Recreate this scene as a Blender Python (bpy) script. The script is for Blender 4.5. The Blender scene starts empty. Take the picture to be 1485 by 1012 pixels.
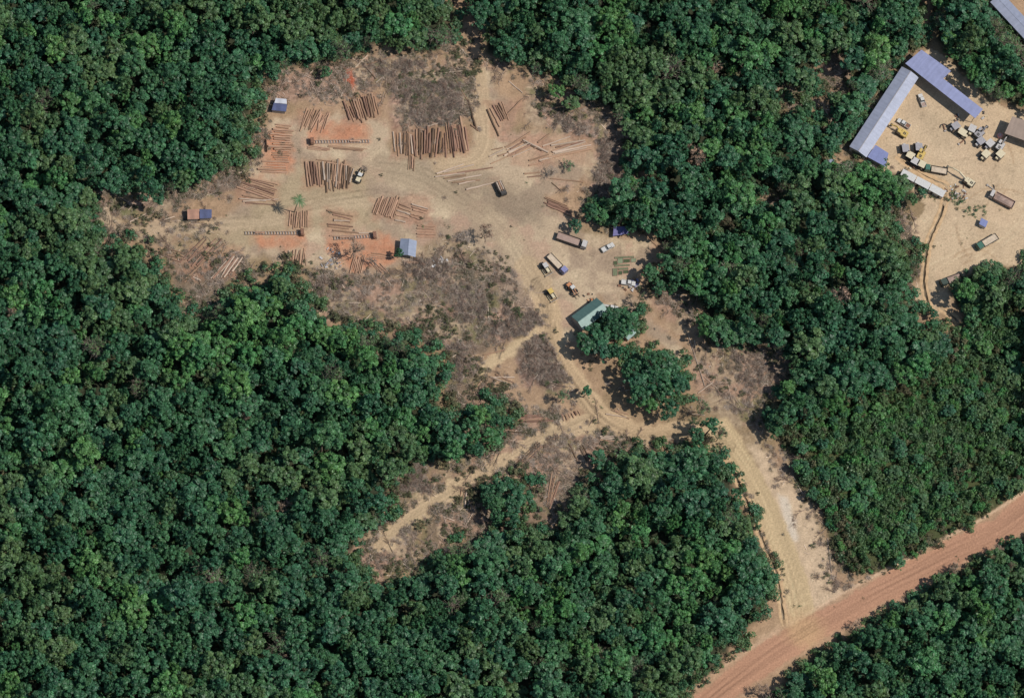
import bpy, math, random
import numpy as np
from mathutils import Vector, Matrix
random.seed(7); RNG = np.random.default_rng(7)
S = bpy.context.scene; COL = S.collection
R = math.radians

# ------------------------------------------------------------------ camera
W, H, MPP = 1485.0, 1012.0, 0.2439            # photograph size, metres per pixel
DIST, TILT, AZ = 2500.0, R(25), R(26)
eR = Vector((math.cos(AZ), -math.sin(AZ), 0))
eU = Vector((math.sin(AZ)*math.cos(TILT), math.cos(AZ)*math.cos(TILT), math.sin(TILT)))
camX = math.cos(AZ)*eR + math.sin(AZ)*eU
camY = -math.sin(AZ)*eR + math.cos(AZ)*eU
camZ = camX.cross(camY).normalized()
CAM = camZ*DIST
cd = bpy.data.cameras.new('camera'); cam = bpy.data.objects.new('camera', cd); COL.objects.link(cam)
cam.matrix_world = Matrix(((camX.x, camY.x, camZ.x, CAM.x), (camX.y, camY.y, camZ.y, CAM.y), (camX.z, camY.z, camZ.z, CAM.z), (0, 0, 0, 1)))
cd.sensor_width = 36; cd.lens = 36*DIST/(W*MPP); cd.clip_start = 10; cd.clip_end = 12000
S.camera = cam

# ------------------------------------------------------------------ light
SUN_AZ, SUN_EL = R(104), R(60)
w = bpy.data.worlds.new('World'); S.world = w; w.use_nodes = True
nt = w.node_tree; sky = nt.nodes.new('ShaderNodeTexSky'); sky.sky_type = 'NISHITA'; sky.sun_disc = False
sky.sun_elevation = SUN_EL; sky.sun_rotation = SUN_AZ; sky.air_density = 1.3; sky.dust_density = 0.6; sky.ozone_density = 2.0
bg = nt.nodes['Background']; bg.inputs[1].default_value = 0.085
nt.links.new(sky.outputs[0], bg.inputs[0])
sl = bpy.data.lights.new('sun', 'SUN'); sl.energy = 3.9; sl.angle = R(0.5); sl.color = (1, .955, .90)
so = bpy.data.objects.new('sun', sl); COL.objects.link(so)
sd = Vector((math.sin(SUN_AZ)*math.cos(SUN_EL), math.cos(SUN_AZ)*math.cos(SUN_EL), math.sin(SUN_EL)))
so.rotation_euler = sd.to_track_quat('Z', 'Y').to_euler(); so.location = sd*200
S.view_settings.view_transform = 'Standard'; S.view_settings.look = 'None'
S.view_settings.exposure = 0.0; S.view_settings.gamma = 1

# ------------------------------------------------------------------ helpers
def at(px, py, z=0.0):
    """ground point (or point at height z) that stands at this place of the picture"""
    u = (px-W/2)*MPP; v = (H/2-py)*MPP
    d = (camX*u + camY*v - camZ*DIST)
    t = (z-CAM.z)/d.z
    return CAM + d*t
Xn, Yn, Zn, Cn = [np.array(v) for v in (camX, camY, camZ, CAM)]
def proj(x, y, z=0.0):
    P = np.stack([x, y, np.broadcast_to(z, x.shape)], -1) - Cn
    dep = -(P@Zn)
    return W/2+(P@Xn)/dep*DIST/MPP, H/2-(P@Yn)/dep*DIST/MPP
def scl_px(m): return m/MPP

_tab = RNG.random((256, 256))
def vn(x, y, s=0):
    x = x+s*37.7; y = y+s*91.3
    ix = np.floor(x).astype(int); iy = np.floor(y).astype(int); fx = x-ix; fy = y-iy
    fx = fx*fx*(3-2*fx); fy = fy*fy*(3-2*fy)
    a = _tab[ix % 256, iy % 256]; b = _tab[(ix+1) % 256, iy % 256]; c = _tab[ix % 256, (iy+1) % 256]; d = _tab[(ix+1) % 256, (iy+1) % 256]
    return (a*(1-fx)+b*fx)*(1-fy)+(c*(1-fx)+d*fx)*fy
def fbm(x, y, o=4, s=0):
    r = 0; a = .5; t = 0
    for k in range(o):
        r = r+a*vn(x*2**k, y*2**k, s+k*5); t += a; a *= .55
    return r/t
def sdf(px, py, poly):
    """signed distance in px, positive inside"""
    px = np.asarray(px, float); py = np.asarray(py, float)
    n = len(poly); best = np.full(px.shape, 1e9); ins = np.zeros(px.shape, bool)
    for i in range(n):
        x0, y0 = poly[i]; x1, y1 = poly[(i+1) % n]
        dx, dy = x1-x0, y1-y0; L = dx*dx+dy*dy+1e-9
        t = np.clip(((px-x0)*dx+(py-y0)*dy)/L, 0, 1)
        best = np.minimum(best, (px-x0-t*dx)**2+(py-y0-t*dy)**2)
        if y0 != y1:
            c = ((y0 > py) != (y1 > py)) & (px < (x1-x0)*(py-y0)/(y1-y0)+x0)
            ins ^= c
    d = np.sqrt(best)
    return np.where(ins, d, -d)
def ldist(px, py, line):
    """distance to a polyline, signed side, and arc length along it"""
    best = np.full(np.shape(px), 1e9); side = np.zeros(np.shape(px)); arc = np.zeros(np.shape(px)); a = 0
    for (x0, y0), (x1, y1) in zip(line, line[1:]):
        dx, dy = x1-x0, y1-y0; L = dx*dx+dy*dy
        t = np.clip(((px-x0)*dx+(py-y0)*dy)/L, 0, 1)
        d = np.hypot(px-x0-t*dx, py-y0-t*dy); m = d < best
        best = np.where(m, d, best); sg = np.sign((px-x0)*dy-(py-y0)*dx)
        side = np.where(m, sg, side); arc = np.where(m, a+t*math.sqrt(L), arc); a += math.sqrt(L)
    return best, side, arc
def smooth(line, n=6):
    out = []
    P = [line[0]]+list(line)+[line[-1]]
    for i in range(1, len(P)-2):
        for k in range(n):
            t = k/n
            out.append(tuple(.5*((2*P[i][j])+(-P[i-1][j]+P[i+1][j])*t+(2*P[i-1][j]-5*P[i][j]+4*P[i+1][j]-P[i+2][j])*t*t+(-P[i-1][j]+3*P[i][j]-3*P[i+1][j]+P[i+2][j])*t**3) for j in (0, 1)))
    out.append(tuple(line[-1])); return out
def sstep(a, b, x):
    t = np.clip((x-a)/(b-a), 0, 1); return t*t*(3-2*t)

def tag(o, label=None, cat=None, group=None, kind=None):
    if label: o['label'] = label
    if cat: o['category'] = cat
    if group: o['group'] = group
    if kind: o['kind'] = kind
    return o
def link(name, data, parent=None):
    o = bpy.data.objects.new(name, data); COL.objects.link(o)
    if parent is not None: o.parent = parent
    return o
def empty(name, label, cat, group=None, loc=(0, 0, 0), rz=0):
    o = link(name, None); o.location = loc; o.rotation_euler = (0, 0, rz); o.empty_display_size = .5
    return tag(o, label, cat, group)
def copy_tree(o, parent=None):
    c = o.copy(); COL.objects.link(c)
    if parent is not None: c.parent = parent
    for ch in list(o.children): copy_tree(ch, c)
    return c

# ---- materials
def srgb(r, g, b):
    f = lambda c: ((c/255+.055)/1.055)**2.4 if c > 10 else c/255/12.92
    return (f(r), f(g), f(b), 1)
MATS = {}
def mat(name, col, rough=.7, metal=0.0, var=.25, scale=3.0, bump=0.0, stretch=(1, 1, 1), spec=.4, col2=None, objvar=0.0):
    """solid colour with a noise that mottles it (dust, wear)"""
    if name in MATS: return MATS[name]
    m = bpy.data.materials.new(name); m.use_nodes = True; t = m.node_tree; N = t.nodes; L = t.links
    b = N['Principled BSDF']; b.inputs['Roughness'].default_value = rough; b.inputs['Metallic'].default_value = metal
    b.inputs['Specular IOR Level'].default_value = spec
    tc = N.new('ShaderNodeTexCoord'); mp = N.new('ShaderNodeMapping'); mp.inputs['Scale'].default_value = stretch
    oi = N.new('ShaderNodeObjectInfo'); ad = N.new('ShaderNodeVectorMath'); ad.operation = 'ADD'
    L.new(tc.outputs['Object'], mp.inputs[0]); L.new(mp.outputs[0], ad.inputs[0]); L.new(oi.outputs['Random'], ad.inputs[1])
    ns = N.new('ShaderNodeTexNoise'); ns.inputs['Scale'].default_value = scale; ns.inputs['Detail'].default_value = 5; L.new(ad.outputs[0], ns.inputs[0])
    c2 = col2 or tuple(min(1, c*(1-var)) for c in col[:3]); c1 = tuple(min(1, c*(1+var)) for c in col[:3]) if not col2 else col[:3]
    mr = N.new('ShaderNodeMapRange'); mr.inputs[1].default_value = .3; mr.inputs[2].default_value = .7; L.new(ns.outputs[0], mr.inputs[0])
    mx = N.new('ShaderNodeMix'); mx.data_type = 'RGBA'; mx.inputs[6].default_value = (*c2[:3], 1); mx.inputs[7].default_value = (*c1[:3], 1)
    L.new(mr.outputs[0], mx.inputs[0]); out = mx.outputs[2]
    if objvar:
        hv = N.new('ShaderNodeHueSaturation'); m2 = N.new('ShaderNodeMapRange'); m2.inputs[3].default_value = 1-objvar; m2.inputs[4].default_value = 1+objvar
        L.new(oi.outputs['Random'], m2.inputs[0]); L.new(m2.outputs[0], hv.inputs['Value']); L.new(out, hv.inputs['Color']); out = hv.outputs[0]
    L.new(out, b.inputs['Base Color'])
    if bump:
        bp = N.new('ShaderNodeBump'); bp.inputs[0].default_value = bump; bp.inputs[1].default_value = .05; L.new(ns.outputs[0], bp.inputs['Height']); L.new(bp.outputs[0], b.inputs['Normal'])
    MATS[name] = m; return m
def roof_mat(name, col, rough=.45, period=.9, var=.17):
    """ribbed sheet metal: fine relief across local X, dusty patches"""
    m = bpy.data.materials.new(name); m.use_nodes = True; t = m.node_tree; N = t.nodes; L = t.links
    b = N['Principled BSDF']; b.inputs['Roughness'].default_value = rough; b.inputs['Metallic'].default_value = .15
    tc = N.new('ShaderNodeTexCoord')
    ns = N.new('ShaderNodeTexNoise'); ns.inputs['Scale'].default_value = .5; ns.inputs['Detail'].default_value = 9; ns.inputs['Roughness'].default_value = .65; L.new(tc.outputs['Object'], ns.inputs[0])
    mp = N.new('ShaderNodeMapping'); mp.inputs['Scale'].default_value = (1/period, .02, 1); L.new(tc.outputs['Object'], mp.inputs[0])
    vo = N.new('ShaderNodeTexNoise'); vo.inputs['Scale'].default_value = 1; vo.inputs['Detail'].default_value = 0; L.new(mp.outputs[0], vo.inputs[0])
    mx = N.new('ShaderNodeMix'); mx.data_type = 'RGBA'; mx.inputs[6].default_value = (*[c*(1-var*1.6) for c in col[:3]], 1); mx.inputs[7].default_value = (*[min(1, c*(1+var)) for c in col[:3]], 1)
    ad = N.new('ShaderNodeMath'); ad.operation = 'MULTIPLY_ADD'; ad.inputs[1].default_value = .6; L.new(vo.outputs[0], ad.inputs[0])
    m3 = N.new('ShaderNodeMath'); m3.operation = 'MULTIPLY_ADD'; m3.inputs[1].default_value = 1.2; m3.inputs[2].default_value = -.4; L.new(ns.outputs[0], m3.inputs[0]); L.new(m3.outputs[0], ad.inputs[2])
    L.new(ad.outputs[0], mx.inputs[0]); L.new(mx.outputs[2], b.inputs['Base Color'])
    wv = N.new('ShaderNodeTexWave'); wv.inputs['Scale'].default_value = 1.2; L.new(tc.outputs['Object'], wv.inputs[0])
    bp = N.new('ShaderNodeBump'); bp.inputs[0].default_value = .3; bp.inputs[1].default_value = .03; L.new(wv.outputs[1], bp.inputs['Height']); L.new(bp.outputs[0], b.inputs['Normal'])
    return m
def leaf_mat(name, cols, rough=.5, spec=.35):
    m = bpy.data.materials.new(name); m.use_nodes = True; t = m.node_tree; N = t.nodes; L = t.links
    b = N['Principled BSDF']; b.inputs['Roughness'].default_value = rough; b.inputs['Specular IOR Level'].default_value = spec
    oi = N.new('ShaderNodeObjectInfo'); cr = N.new('ShaderNodeValToRGB'); L.new(oi.outputs['Random'], cr.inputs[0])
    e = cr.color_ramp.elements
    while len(e) < len(cols): e.new(.5)
    for i, c in enumerate(cols): e[i].position = i/(len(cols)-1); e[i].color = (*c, 1)
    at_ = N.new('ShaderNodeAttribute'); at_.attribute_name = 'tint'
    mx = N.new('ShaderNodeMix'); mx.data_type = 'RGBA'; mx.blend_type = 'MULTIPLY'; mx.inputs[0].default_value = 1
    L.new(cr.outputs[0], mx.inputs[6]); L.new(at_.outputs['Color'], mx.inputs[7]); L.new(mx.outputs[2], b.inputs['Base Color'])
    return m

# ---- mesh builder
class MB:
    def __init__(s): s.v = []; s.f = []; s.m = []; s.mats = []
    def mi(s, m):
        if m not in s.mats: s.mats.append(m)
        return s.mats.index(m)
    def add(s, vs, fs, m):
        o = len(s.v); s.v += [tuple(v) for v in vs]; k = s.mi(m)
        for f in fs: s.f.append([i+o for i in f]); s.m.append(k)
        return s
    def box(s, x0, x1, y0, y1, z0, z1, m, tx=0, ty=0):
        """box; tx, ty pull the top in"""
        vs = [(x0, y0, z0), (x1, y0, z0), (x1, y1, z0), (x0, y1, z0), (x0+tx, y0+ty, z1), (x1-tx, y0+ty, z1), (x1-tx, y1-ty, z1), (x0+tx, y1-ty, z1)]
        return s.add(vs, [(3, 2, 1, 0), (4, 5, 6, 7), (0, 1, 5, 4), (1, 2, 6, 5), (2, 3, 7, 6), (3, 0, 4, 7)], m)
    def bar(s, a, b, r0, m, r1=None, n=6, cap=None):
        a = Vector(a); b = Vector(b); r1 = r0 if r1 is None else r1
        d = (b-a).normalized(); u = d.orthogonal().normalized(); v = d.cross(u)
        vs = []
        for c, r in ((a, r0), (b, r1)):
            for k in range(n):
                t = 2*math.pi*k/n; vs.append(c+u*math.cos(t)*r+v*math.sin(t)*r)
        s.add(vs, [(k, (k+1) % n, n+(k+1) % n, n+k) for k in range(n)], m)
        return s.add(vs, [tuple(range(n))[::-1], tuple(range(n, 2*n))], cap or m)
    def beam(s, a, b, wd, ht, m):
        """rectangular beam from a to b"""
        a = Vector(a); b = Vector(b); d = (b-a).normalized(); sd_ = Vector((-d.y, d.x, 0)); sd_ = sd_.normalized() if sd_.length > 1e-4 else Vector((1, 0, 0)); u = sd_.cross(d)*-1
        vs = [c+sd_*wd/2*i+u*ht/2*j for c in (a, b) for i, j in ((-1, -1), (1, -1), (1, 1), (-1, 1))]
        return s.add(vs, [(3, 2, 1, 0), (4, 5, 6, 7), (0, 1, 5, 4), (1, 2, 6, 5), (2, 3, 7, 6), (3, 0, 4, 7)], m)
    def poly(s, pts, z0, z1, m):
        """prism from a flat outline; z may be callables"""
        n = len(pts); fz = lambda f, p: f(p) if callable(f) else f
        vs = [(p[0], p[1], fz(z0, p)) for p in pts]+[(p[0], p[1], fz(z1, p)) for p in pts]
        area = sum(pts[i][0]*pts[(i+1) % n][1]-pts[(i+1) % n][0]*pts[i][1] for i in range(n))
        fs = [tuple(range(n))[::-1], tuple(range(n, 2*n))]+[(i, (i+1) % n, n+(i+1) % n, n+i) for i in range(n)]
        if area < 0: fs = [tuple(reversed(f)) for f in fs]
        return s.add(vs, fs, m)
    def mesh(s, name):
        me = bpy.data.meshes.new(name); me.from_pydata(s.v, [], s.f)
        for m in s.mats: me.materials.append(m)
        me.polygons.foreach_set('material_index', s.m); me.update(); return me
    def build(s, name, parent=None): return link(name, s.mesh(name), parent)

def quads(name, V, mats, tint=None, midx=None):
    """V: (n,4,3) array of loose quads"""
    n = len(V); me = bpy.data.meshes.new(name)
    me.vertices.add(4*n); me.vertices.foreach_set('co', V.reshape(-1).astype(np.float32))
    me.loops.add(4*n); me.loops.foreach_set('vertex_index', np.arange(4*n, dtype=np.int32))
    me.polygons.add(n); me.polygons.foreach_set('loop_start', np.arange(0, 4*n, 4, dtype=np.int32)); me.polygons.foreach_set('loop_total', np.full(n, 4, np.int32))
    for m in mats: me.materials.append(m)
    if midx is not None: me.polygons.foreach_set('material_index', np.asarray(midx, np.int32))
    me.update(calc_edges=True)
    if tint is not None:
        a = me.attributes.new('tint', 'FLOAT_COLOR', 'POINT'); c = np.ones((4*n, 4), np.float32); c[:, :3] = np.repeat(tint, 4, 0); a.data.foreach_set('color', c.reshape(-1))
    return me

# ------------------------------------------------------------------ plan of the place
CLEAR = [(365,135),(385,112),(430,98),(452,88),(500,84),(560,66),(600,78),(640,72),(668,48),(652,22),(642,-10),(668,-10),(688,30),(702,80),(740,92),(765,108),(800,112),(850,150),(885,162),(905,200),(903,235),(893,255),(872,285),(848,300),(842,325),(880,330),(905,336),(945,343),(962,368),(955,392),(935,402),(928,420),(945,430),(975,420),(1003,428),(1015,452),(1008,478),(1022,503),(1060,512),(1100,500),(1135,518),(1143,548),(1125,575),(1100,600),(1105,625),(1135,640),(1155,665),(1152,705),(1192,730),(1205,795),(1222,828),(1290,830),(1335,808),(1400,765),(1450,735),(1500,690),(1640,600),(1640,700),(1500,770),(1440,800),(1400,825),(1350,850),(1300,882),(1230,915),(1180,950),(1130,990),(1100,1030),(960,1030),(1010,990),(1050,960),(1085,920),(1105,890),(1112,860),(1122,825),(1105,790),(1088,750),(1070,710),(1058,672),(1045,655),(1015,650),(985,652),(940,655),(895,652),(875,680),(845,690),(832,715),(812,745),(800,780),(775,762),(760,735),(770,705),(740,690),(700,700),(690,735),(720,765),(690,782),(640,792),(622,820),(590,835),(545,850),(505,822),(520,792),(560,762),(566,712),(600,680),(640,668),(705,662),(720,640),(740,608),(722,585),(692,588),(665,612),(640,590),(632,560),(645,532),(605,500),(560,486),(520,480),(480,472),(445,440),(428,398),(405,388),(380,405),(345,415),(322,432),(285,465),(262,440),(228,395),(205,358),(150,352),(130,330),(135,290),(180,284),(232,290),(282,272),(322,248),(358,232),(372,190)]
YARD = [(1222,215),(1240,190),(1302,92),(1322,72),(1338,62),(1340,-10),(1352,-10),(1356,66),(1385,95),(1432,142),(1460,150),(1640,200),(1640,380),(1455,388),(1435,380),(1400,395),(1376,412),(1372,425),(1380,440),(1400,465),(1392,492),(1350,472),(1322,452),(1312,425),(1334,405),(1336,372),(1302,352),(1283,332),(1300,308),(1335,292),(1318,262),(1292,246),(1262,238),(1240,228),(1205,240),(1198,232)]
TOPR = [(1420,-10),(1440,12),(1465,45),(1640,200),(1640,-60),(1420,-60)]
GAPS = [[(1183,90),(1215,80),(1235,110),(1215,135),(1190,130)], [(1172,148),(1200,140),(1205,180),(1180,185)], [(1130,68+65),(1150,130),(1165,160),(1140,162)],
        [(905,245),(925,240),(935,252),(915,262)], [(1098,288),(1120,284),(1125,300),(1105,305)]]
CLEARS = [CLEAR, YARD, TOPR]+GAPS
def clear_sd(px, py):
    d = sdf(px, py, CLEAR)
    for p in CLEARS[1:]: d = np.maximum(d, sdf(px, py, p))
    return d
ISLES = [[(815,505),(850,460),(925,448),(930,480),(900,520),(850,532)], [(888,545),(905,508),(975,512),(998,545),(995,600),(930,600)]]
THICKET = [(1130,640),(1170,600),(1240,575),(1330,560),(1400,470),(1500,440),(1500,700),(1400,770),(1290,832),(1215,830),(1190,735),(1150,700)]

LATERITE = smooth([(1560,690),(1485,742),(1440,772),(1380,802),(1330,830),(1270,862),(1215,893),(1180,913),(1130,942),(1085,972),(1035,1008),(980,1060)])
ACCESS = smooth([(1046,628),(1062,652),(1085,690),(1108,735),(1128,785),(1148,835),(1160,878),(1170,918)])
LOOP = smooth([(1062,648),(1020,632),(990,628),(945,632),(905,622),(872,602),(848,575),(822,540),(803,505),(797,470),(790,430),(770,395),(745,350),(690,305),(600,255),(540,240)])
WBRANCH = smooth([(868,603),(822,622),(770,642),(712,680),(640,722),(580,760),(538,798)])
SPUR = smooth([(800,472),(768,492),(735,512),(700,533)])
WEST = smooth([(545,290),(470,300),(400,320),(330,325),(260,330),(190,335),(145,322)])
NORTH = smooth([(690,110),(697,150),(705,195),(690,230),(640,240)])
BARE = [[(392,175),(470,165),(545,165),(566,185),(568,225),(640,235),(688,205),(682,150),(692,105),(706,100),(722,140),(755,150),(740,190),(850,200),(862,230),(835,275),(785,285),(830,325),(845,335),(870,345),(905,345),(945,350),(953,375),(920,402),(905,425),(925,440),(960,480),(990,505),(990,525),(960,500),(870,430),(855,470),(800,520),(780,480),(770,430),(700,365),(640,345),(560,400),(470,400),(440,385),(370,375),(330,362),(318,325),(350,290),(370,235)],
        [(1240,190),(1310,100),(1345,75),(1385,95),(1432,150),(1500,165),(1500,380),(1455,385),(1400,395),(1372,420),(1380,450),(1345,455),(1325,440),(1336,400),(1338,370),(1310,350),(1340,300),(1320,262),(1270,240)]]
REDS = [[(446,178),(500,176),(536,182),(537,206),(444,209)], [(366,341),(440,340),(440,361),(375,364)], [(474,345),(560,341),(577,360),(572,380),(545,392),(510,395),(478,366)], [(489,93),(505,98),(517,118),(512,128),(497,115)], [(378,195),(420,182),(425,248),(378,252)]]
LITTER = [([(440,395),(520,405),(600,385),(640,350),(690,360),(745,420),(775,470),(740,490),(700,520),(650,520),(600,500),(520,480),(470,470),(445,440)], .8),
          ([(555,120),(640,95),(690,110),(685,170),(640,185),(570,188)], 1.0),
          ([(380,108),(480,86),(570,70),(600,95),(540,130),(490,150),(420,150),(375,150)], .9),
          ([(765,112),(850,150),(890,165),(905,205),(895,255),(850,300),(850,240),(860,215),(800,195),(770,175),(760,150)], .9),
          ([(130,300),(250,300),(330,345),(230,362),(150,355),(125,330)], .45), ([(500,800),(560,765),(640,790),(640,800),(590,838),(540,850)], .8), ([(560,712),(640,668),(740,610),(800,600),(820,640),(740,690),(640,745),(560,790),(520,800)], .55), ([(742,505),(780,495),(812,540),(822,575),(790,568),(755,555)], 1.3),
          ([(1005,505),(1130,510),(1140,550),(1100,600),(1110,630),(1060,620),(1000,560)], .7),
          ([(935,430),(1000,428),(1012,470),(985,480),(950,455)], .7),
          ([(135,285),(280,275),(360,232),(372,180),(390,200),(370,240),(340,280),(270,300),(180,315),(140,320)], 1.1),
          ([(225,360),(330,375),(360,400),(285,465),(250,420)], .8),
          ([(632,520),(690,530),(735,570),(745,600),(800,600),(830,600),(760,640),(700,655),(640,590)], .75),
          ([(640,720),(720,680),(790,640),(860,610),(880,640),(960,640),(960,655),(850,690),(800,780),(700,780),(620,800),(600,790)], .7),
          ([(1070,640),(1150,665),(1150,705),(1192,730),(1222,828),(1240,860),(1200,880),(1180,780),(1130,700)], .35),
          ([(700,465),(770,455),(785,480),(740,500),(700,495)], 1.1), ([(640,520),(665,505),(680,540),(655,560)], 1.2),
          ([(1290,330),(1300,300),(1330,340),(1325,360),(1300,355)], .9), ([(640,60),(700,90),(740,100),(700,120),(640,110)], .8)]+[(g, 1.0) for g in GAPS]
DITCH1 = smooth([(1052,662),(1068,693),(1080,720),(1095,755),(1106,782),(1117,807),(1126,830),(1131,855),(1134,880),(1138,908)])
DITCH2 = smooth([(1371,275),(1368,300),(1358,325),(1349,345),(1344,365),(1341,390),(1340,415),(1346,440),(1352,455)])
DITCH3 = smooth([(1362,445),(1385,462),(1402,488)])
DITCH4 = smooth([(1300,226),(1330,248),(1356,262),(1372,270),(1374,290)])

# ------------------------------------------------------------------ ground
def ground():
    st = .62
    xs = np.arange(-232, 232+st, st); ys = np.arange(-190, 190+st, st)
    X, Y = np.meshgrid(xs, ys); nx, ny = len(xs), len(ys)
    x = X.ravel(); y = Y.ravel(); px, py = proj(x, y)
    n1 = fbm(x/9, y/9, 5, 1); n2 = fbm(x/2.2, y/2.2, 4, 2); n3 = fbm(x/30, y/30, 3, 3); nf = vn(x/.9, y/.9, 4)
    wob = (n1-.5)*24+(n2-.5)*20
    C = lambda r, g, b: np.array(srgb(r, g, b)[:3])*.80
    mixc = lambda c, k, a: c*(1-a[:, None])+k*a[:, None]
    floor_ = np.array([.040, .045, .026])*np.ones((len(x), 3))
    d = clear_sd(px, py)
    earth = C(176, 146, 116)*(0.72+.5*n2[:, None])
    earth = mixc(earth, C(150, 128, 98), sstep(.45, .62, n3))
    col = mixc(floor_, earth, sstep(-12, 3, d+wob*.5))
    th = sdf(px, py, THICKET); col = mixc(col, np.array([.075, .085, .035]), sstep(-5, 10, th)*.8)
    lit = np.zeros(len(x))
    for p, a in LITTER: lit = np.maximum(lit, a*sstep(-8, 12, sdf(px, py, p)+wob*1.3))
    lit = np.minimum(lit, 1.25)
    litc = C(164, 133, 114)*(.45+1.05*vn(x/.75, y/.75, 9)[:, None]); litc = mixc(litc, C(176, 156, 128)*(.5+vn(x/.9, y/.9, 19)[:, None]), sstep(.5, .62, n1)*.8)
    litc = mixc(litc, C(112, 98, 84)*(.6+.8*vn(x/1.1, y/1.1, 29)[:, None]), sstep(.52, .66, fbm(x/11, y/11, 4, 33))*.9); litc = mixc(litc, C(108, 110, 72)*(.7+.6*n2[:, None]), sstep(.56, .68, fbm(x/8, y/8, 4, 35))*.8)
    col = mixc(col, litc, np.clip(lit*.95, 0, 1))
    bare = np.zeros(len(x))
    sand = C(190, 167, 138)*(.90+.2*n2[:, None])
    sand = mixc(sand, C(202, 180, 148), sstep(.5, .7, n1)); sand = mixc(sand, C(160, 138, 116), sstep(.46, .60, fbm(x/10, y/10, 5, 8))*.8); sand = mixc(sand, C(186, 152, 128), sstep(.54, .66, fbm(x/6, y/6, 4, 14))*.6)
    for p in BARE: bare = np.maximum(bare, sstep(-6, 8, sdf(px, py, p)+wob*.7))
    col = mixc(col, sand, bare)
    nyd = sstep(-6, 8, sdf(px, py, YARD)+wob*.4)*(bare > .3); col = mixc(col, C(208, 182, 148)*(.9+.2*n2[:, None])*(1-.14*sstep(.5, .7, fbm(x/12, y/12, 4, 8)))[:, None], nyd*.85)
    # darker trampled zone of the log yard
    z = sdf(px, py, [(560,225),(640,240),(700,245),(790,290),(790,330),(730,320),(640,290),(560,260)]); col = mixc(col, C(150, 132, 110)*(.85+.3*n2[:, None]), sstep(-10, 14, z+wob)*.75)
    z = sdf(px, py, [(440,235),(530,245),(545,330),(440,330),(330,370),(250,360),(330,330)]); col = mixc(col, C(174, 154, 122), sstep(-14, 14, z+wob)*.8)
    z = sdf(px, py, [(690,370),(740,380),(780,440),(770,470),(720,430)]); col = mixc(col, C(160, 138, 118), sstep(-10, 14, z+wob)*.8)
    # tracks
    trk = np.zeros(len(x))
    def road(line, half, c, soft=7, amp=.16, k=1.0, wk=.3):
        nonlocal col, trk
        dd, sg, arc = ldist(px, py, line)
        a = sstep(-soft*.7, soft*.3, half-dd+wob*wk)*k
        acr = dd*sg
        rib = fbm(acr/3.2+arc/900, arc/150, 3, 11)
        rut = np.exp(-((np.abs(acr)-6.5)/1.8)**2)+.6*np.exp(-((np.abs(acr-9)-6)/1.5)**2)
        cc = np.array(c)*(1-amp+2*amp*rib-.06*rut+.05*(n2-.5))[:, None]
        col = mixc(col, cc, a); trk = np.maximum(trk, a)
        return a
    road(NORTH, 13, C(192, 166, 132), k=.8); road(WEST, 8, C(198, 174, 142), k=.6, wk=.7)
    road(SPUR, 9, C(204, 178, 140), k=.95, wk=.5)
    road(WBRANCH, 13, C(200, 174, 138), wk=1.15, amp=.24, k=.85)
    aL = road(LOOP[:68], 15, C(198, 170, 134), wk=.5, amp=.2); road(LOOP[64:], 15, C(184, 162, 132), wk=.8, amp=.08, k=.5, soft=14)
    # pale eastern verge of the access road
    dd, sg, arc = ldist(px, py, ACCESS)
    v = sstep(-6, 8, sdf(px, py, [(1075,640),(1105,640),(1145,700),(1185,738),(1200,800),(1215,842),(1228,872),(1200,886),(1172,885),(1120,740)])+wob*.7); col = mixc(col, C(208, 182, 150)*(.74+.5*n2[:, None]), v*.85)
    v = sstep(-6, 6, sdf(px, py, [(1138,905),(1175,912),(1120,950),(1062,998),(1000,1030),(1040,975),(1100,925)])+wob*.6); col = mixc(col, C(200, 168, 136)*(.8+.4*n2[:, None]), v*.9)
    v = sstep(-4, 4, sdf(px, py, [(1128,716),(1142,722),(1152,755),(1158,785),(1146,782),(1134,745)])+wob*.3); col = mixc(col, C(214, 200, 180), v*.75)
    v = sstep(0, 6, 26-dd+wob*.5)*(sg < 0)*sstep(60, 100, arc); col = mixc(col, C(196, 166, 134)*(.8+.4*n2[:, None]), v*.8)
    aA = road(ACCESS, 19, C(204, 178, 138), soft=4, amp=.24)
    dd, sg, arc = ldist(px, py, LATERITE)
    v = sstep(0, 5, 28-dd+wob*.35); col = mixc(col, C(184, 150, 120)*(.75+.5*n2[:, None]), v*(1-aA)*.9)
    v = sstep(2.2, .6, np.abs(dd-27-wob*.12))*(sg < 0); v2 = v
    aR = road(LATERITE, 18, C(186, 142, 114), soft=5, amp=.17, k=1, wk=.5)
    vv = sstep(3.0, 1.2, np.abs(dd-25+(n1-.5)*4))*np.where(arc < 420, 1, .4)*(sg != 0)
    up = (py-px*0 < 0)
    dd2, sg2, _ = ldist(px, py, LATERITE); col = mixc(col, C(212, 180, 148), vv*(sg2 == sg2[np.argmin(np.hypot(px-1330, py-780))])*.85)
    jn = sstep(38, 8, np.hypot((px-1166)*.9, py-912)+wob*.7); col = mixc(col, C(202, 164, 124)*(.9+.2*n2[:, None]), jn*.85)
    for p in REDS[3:4]: col = mixc(col, C(176, 98, 72), sstep(-5, 5, sdf(px, py, p)+wob*.4))
    for p in REDS[:3]+REDS[4:]:
        col = mixc(col, C(192, 134, 102)*(.82+.36*n2[:, None]), sstep(-7, 9, sdf(px, py, p)+wob*.75)*.85*(.7+.5*vn(x/1.5, y/1.5, 44)))
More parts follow.
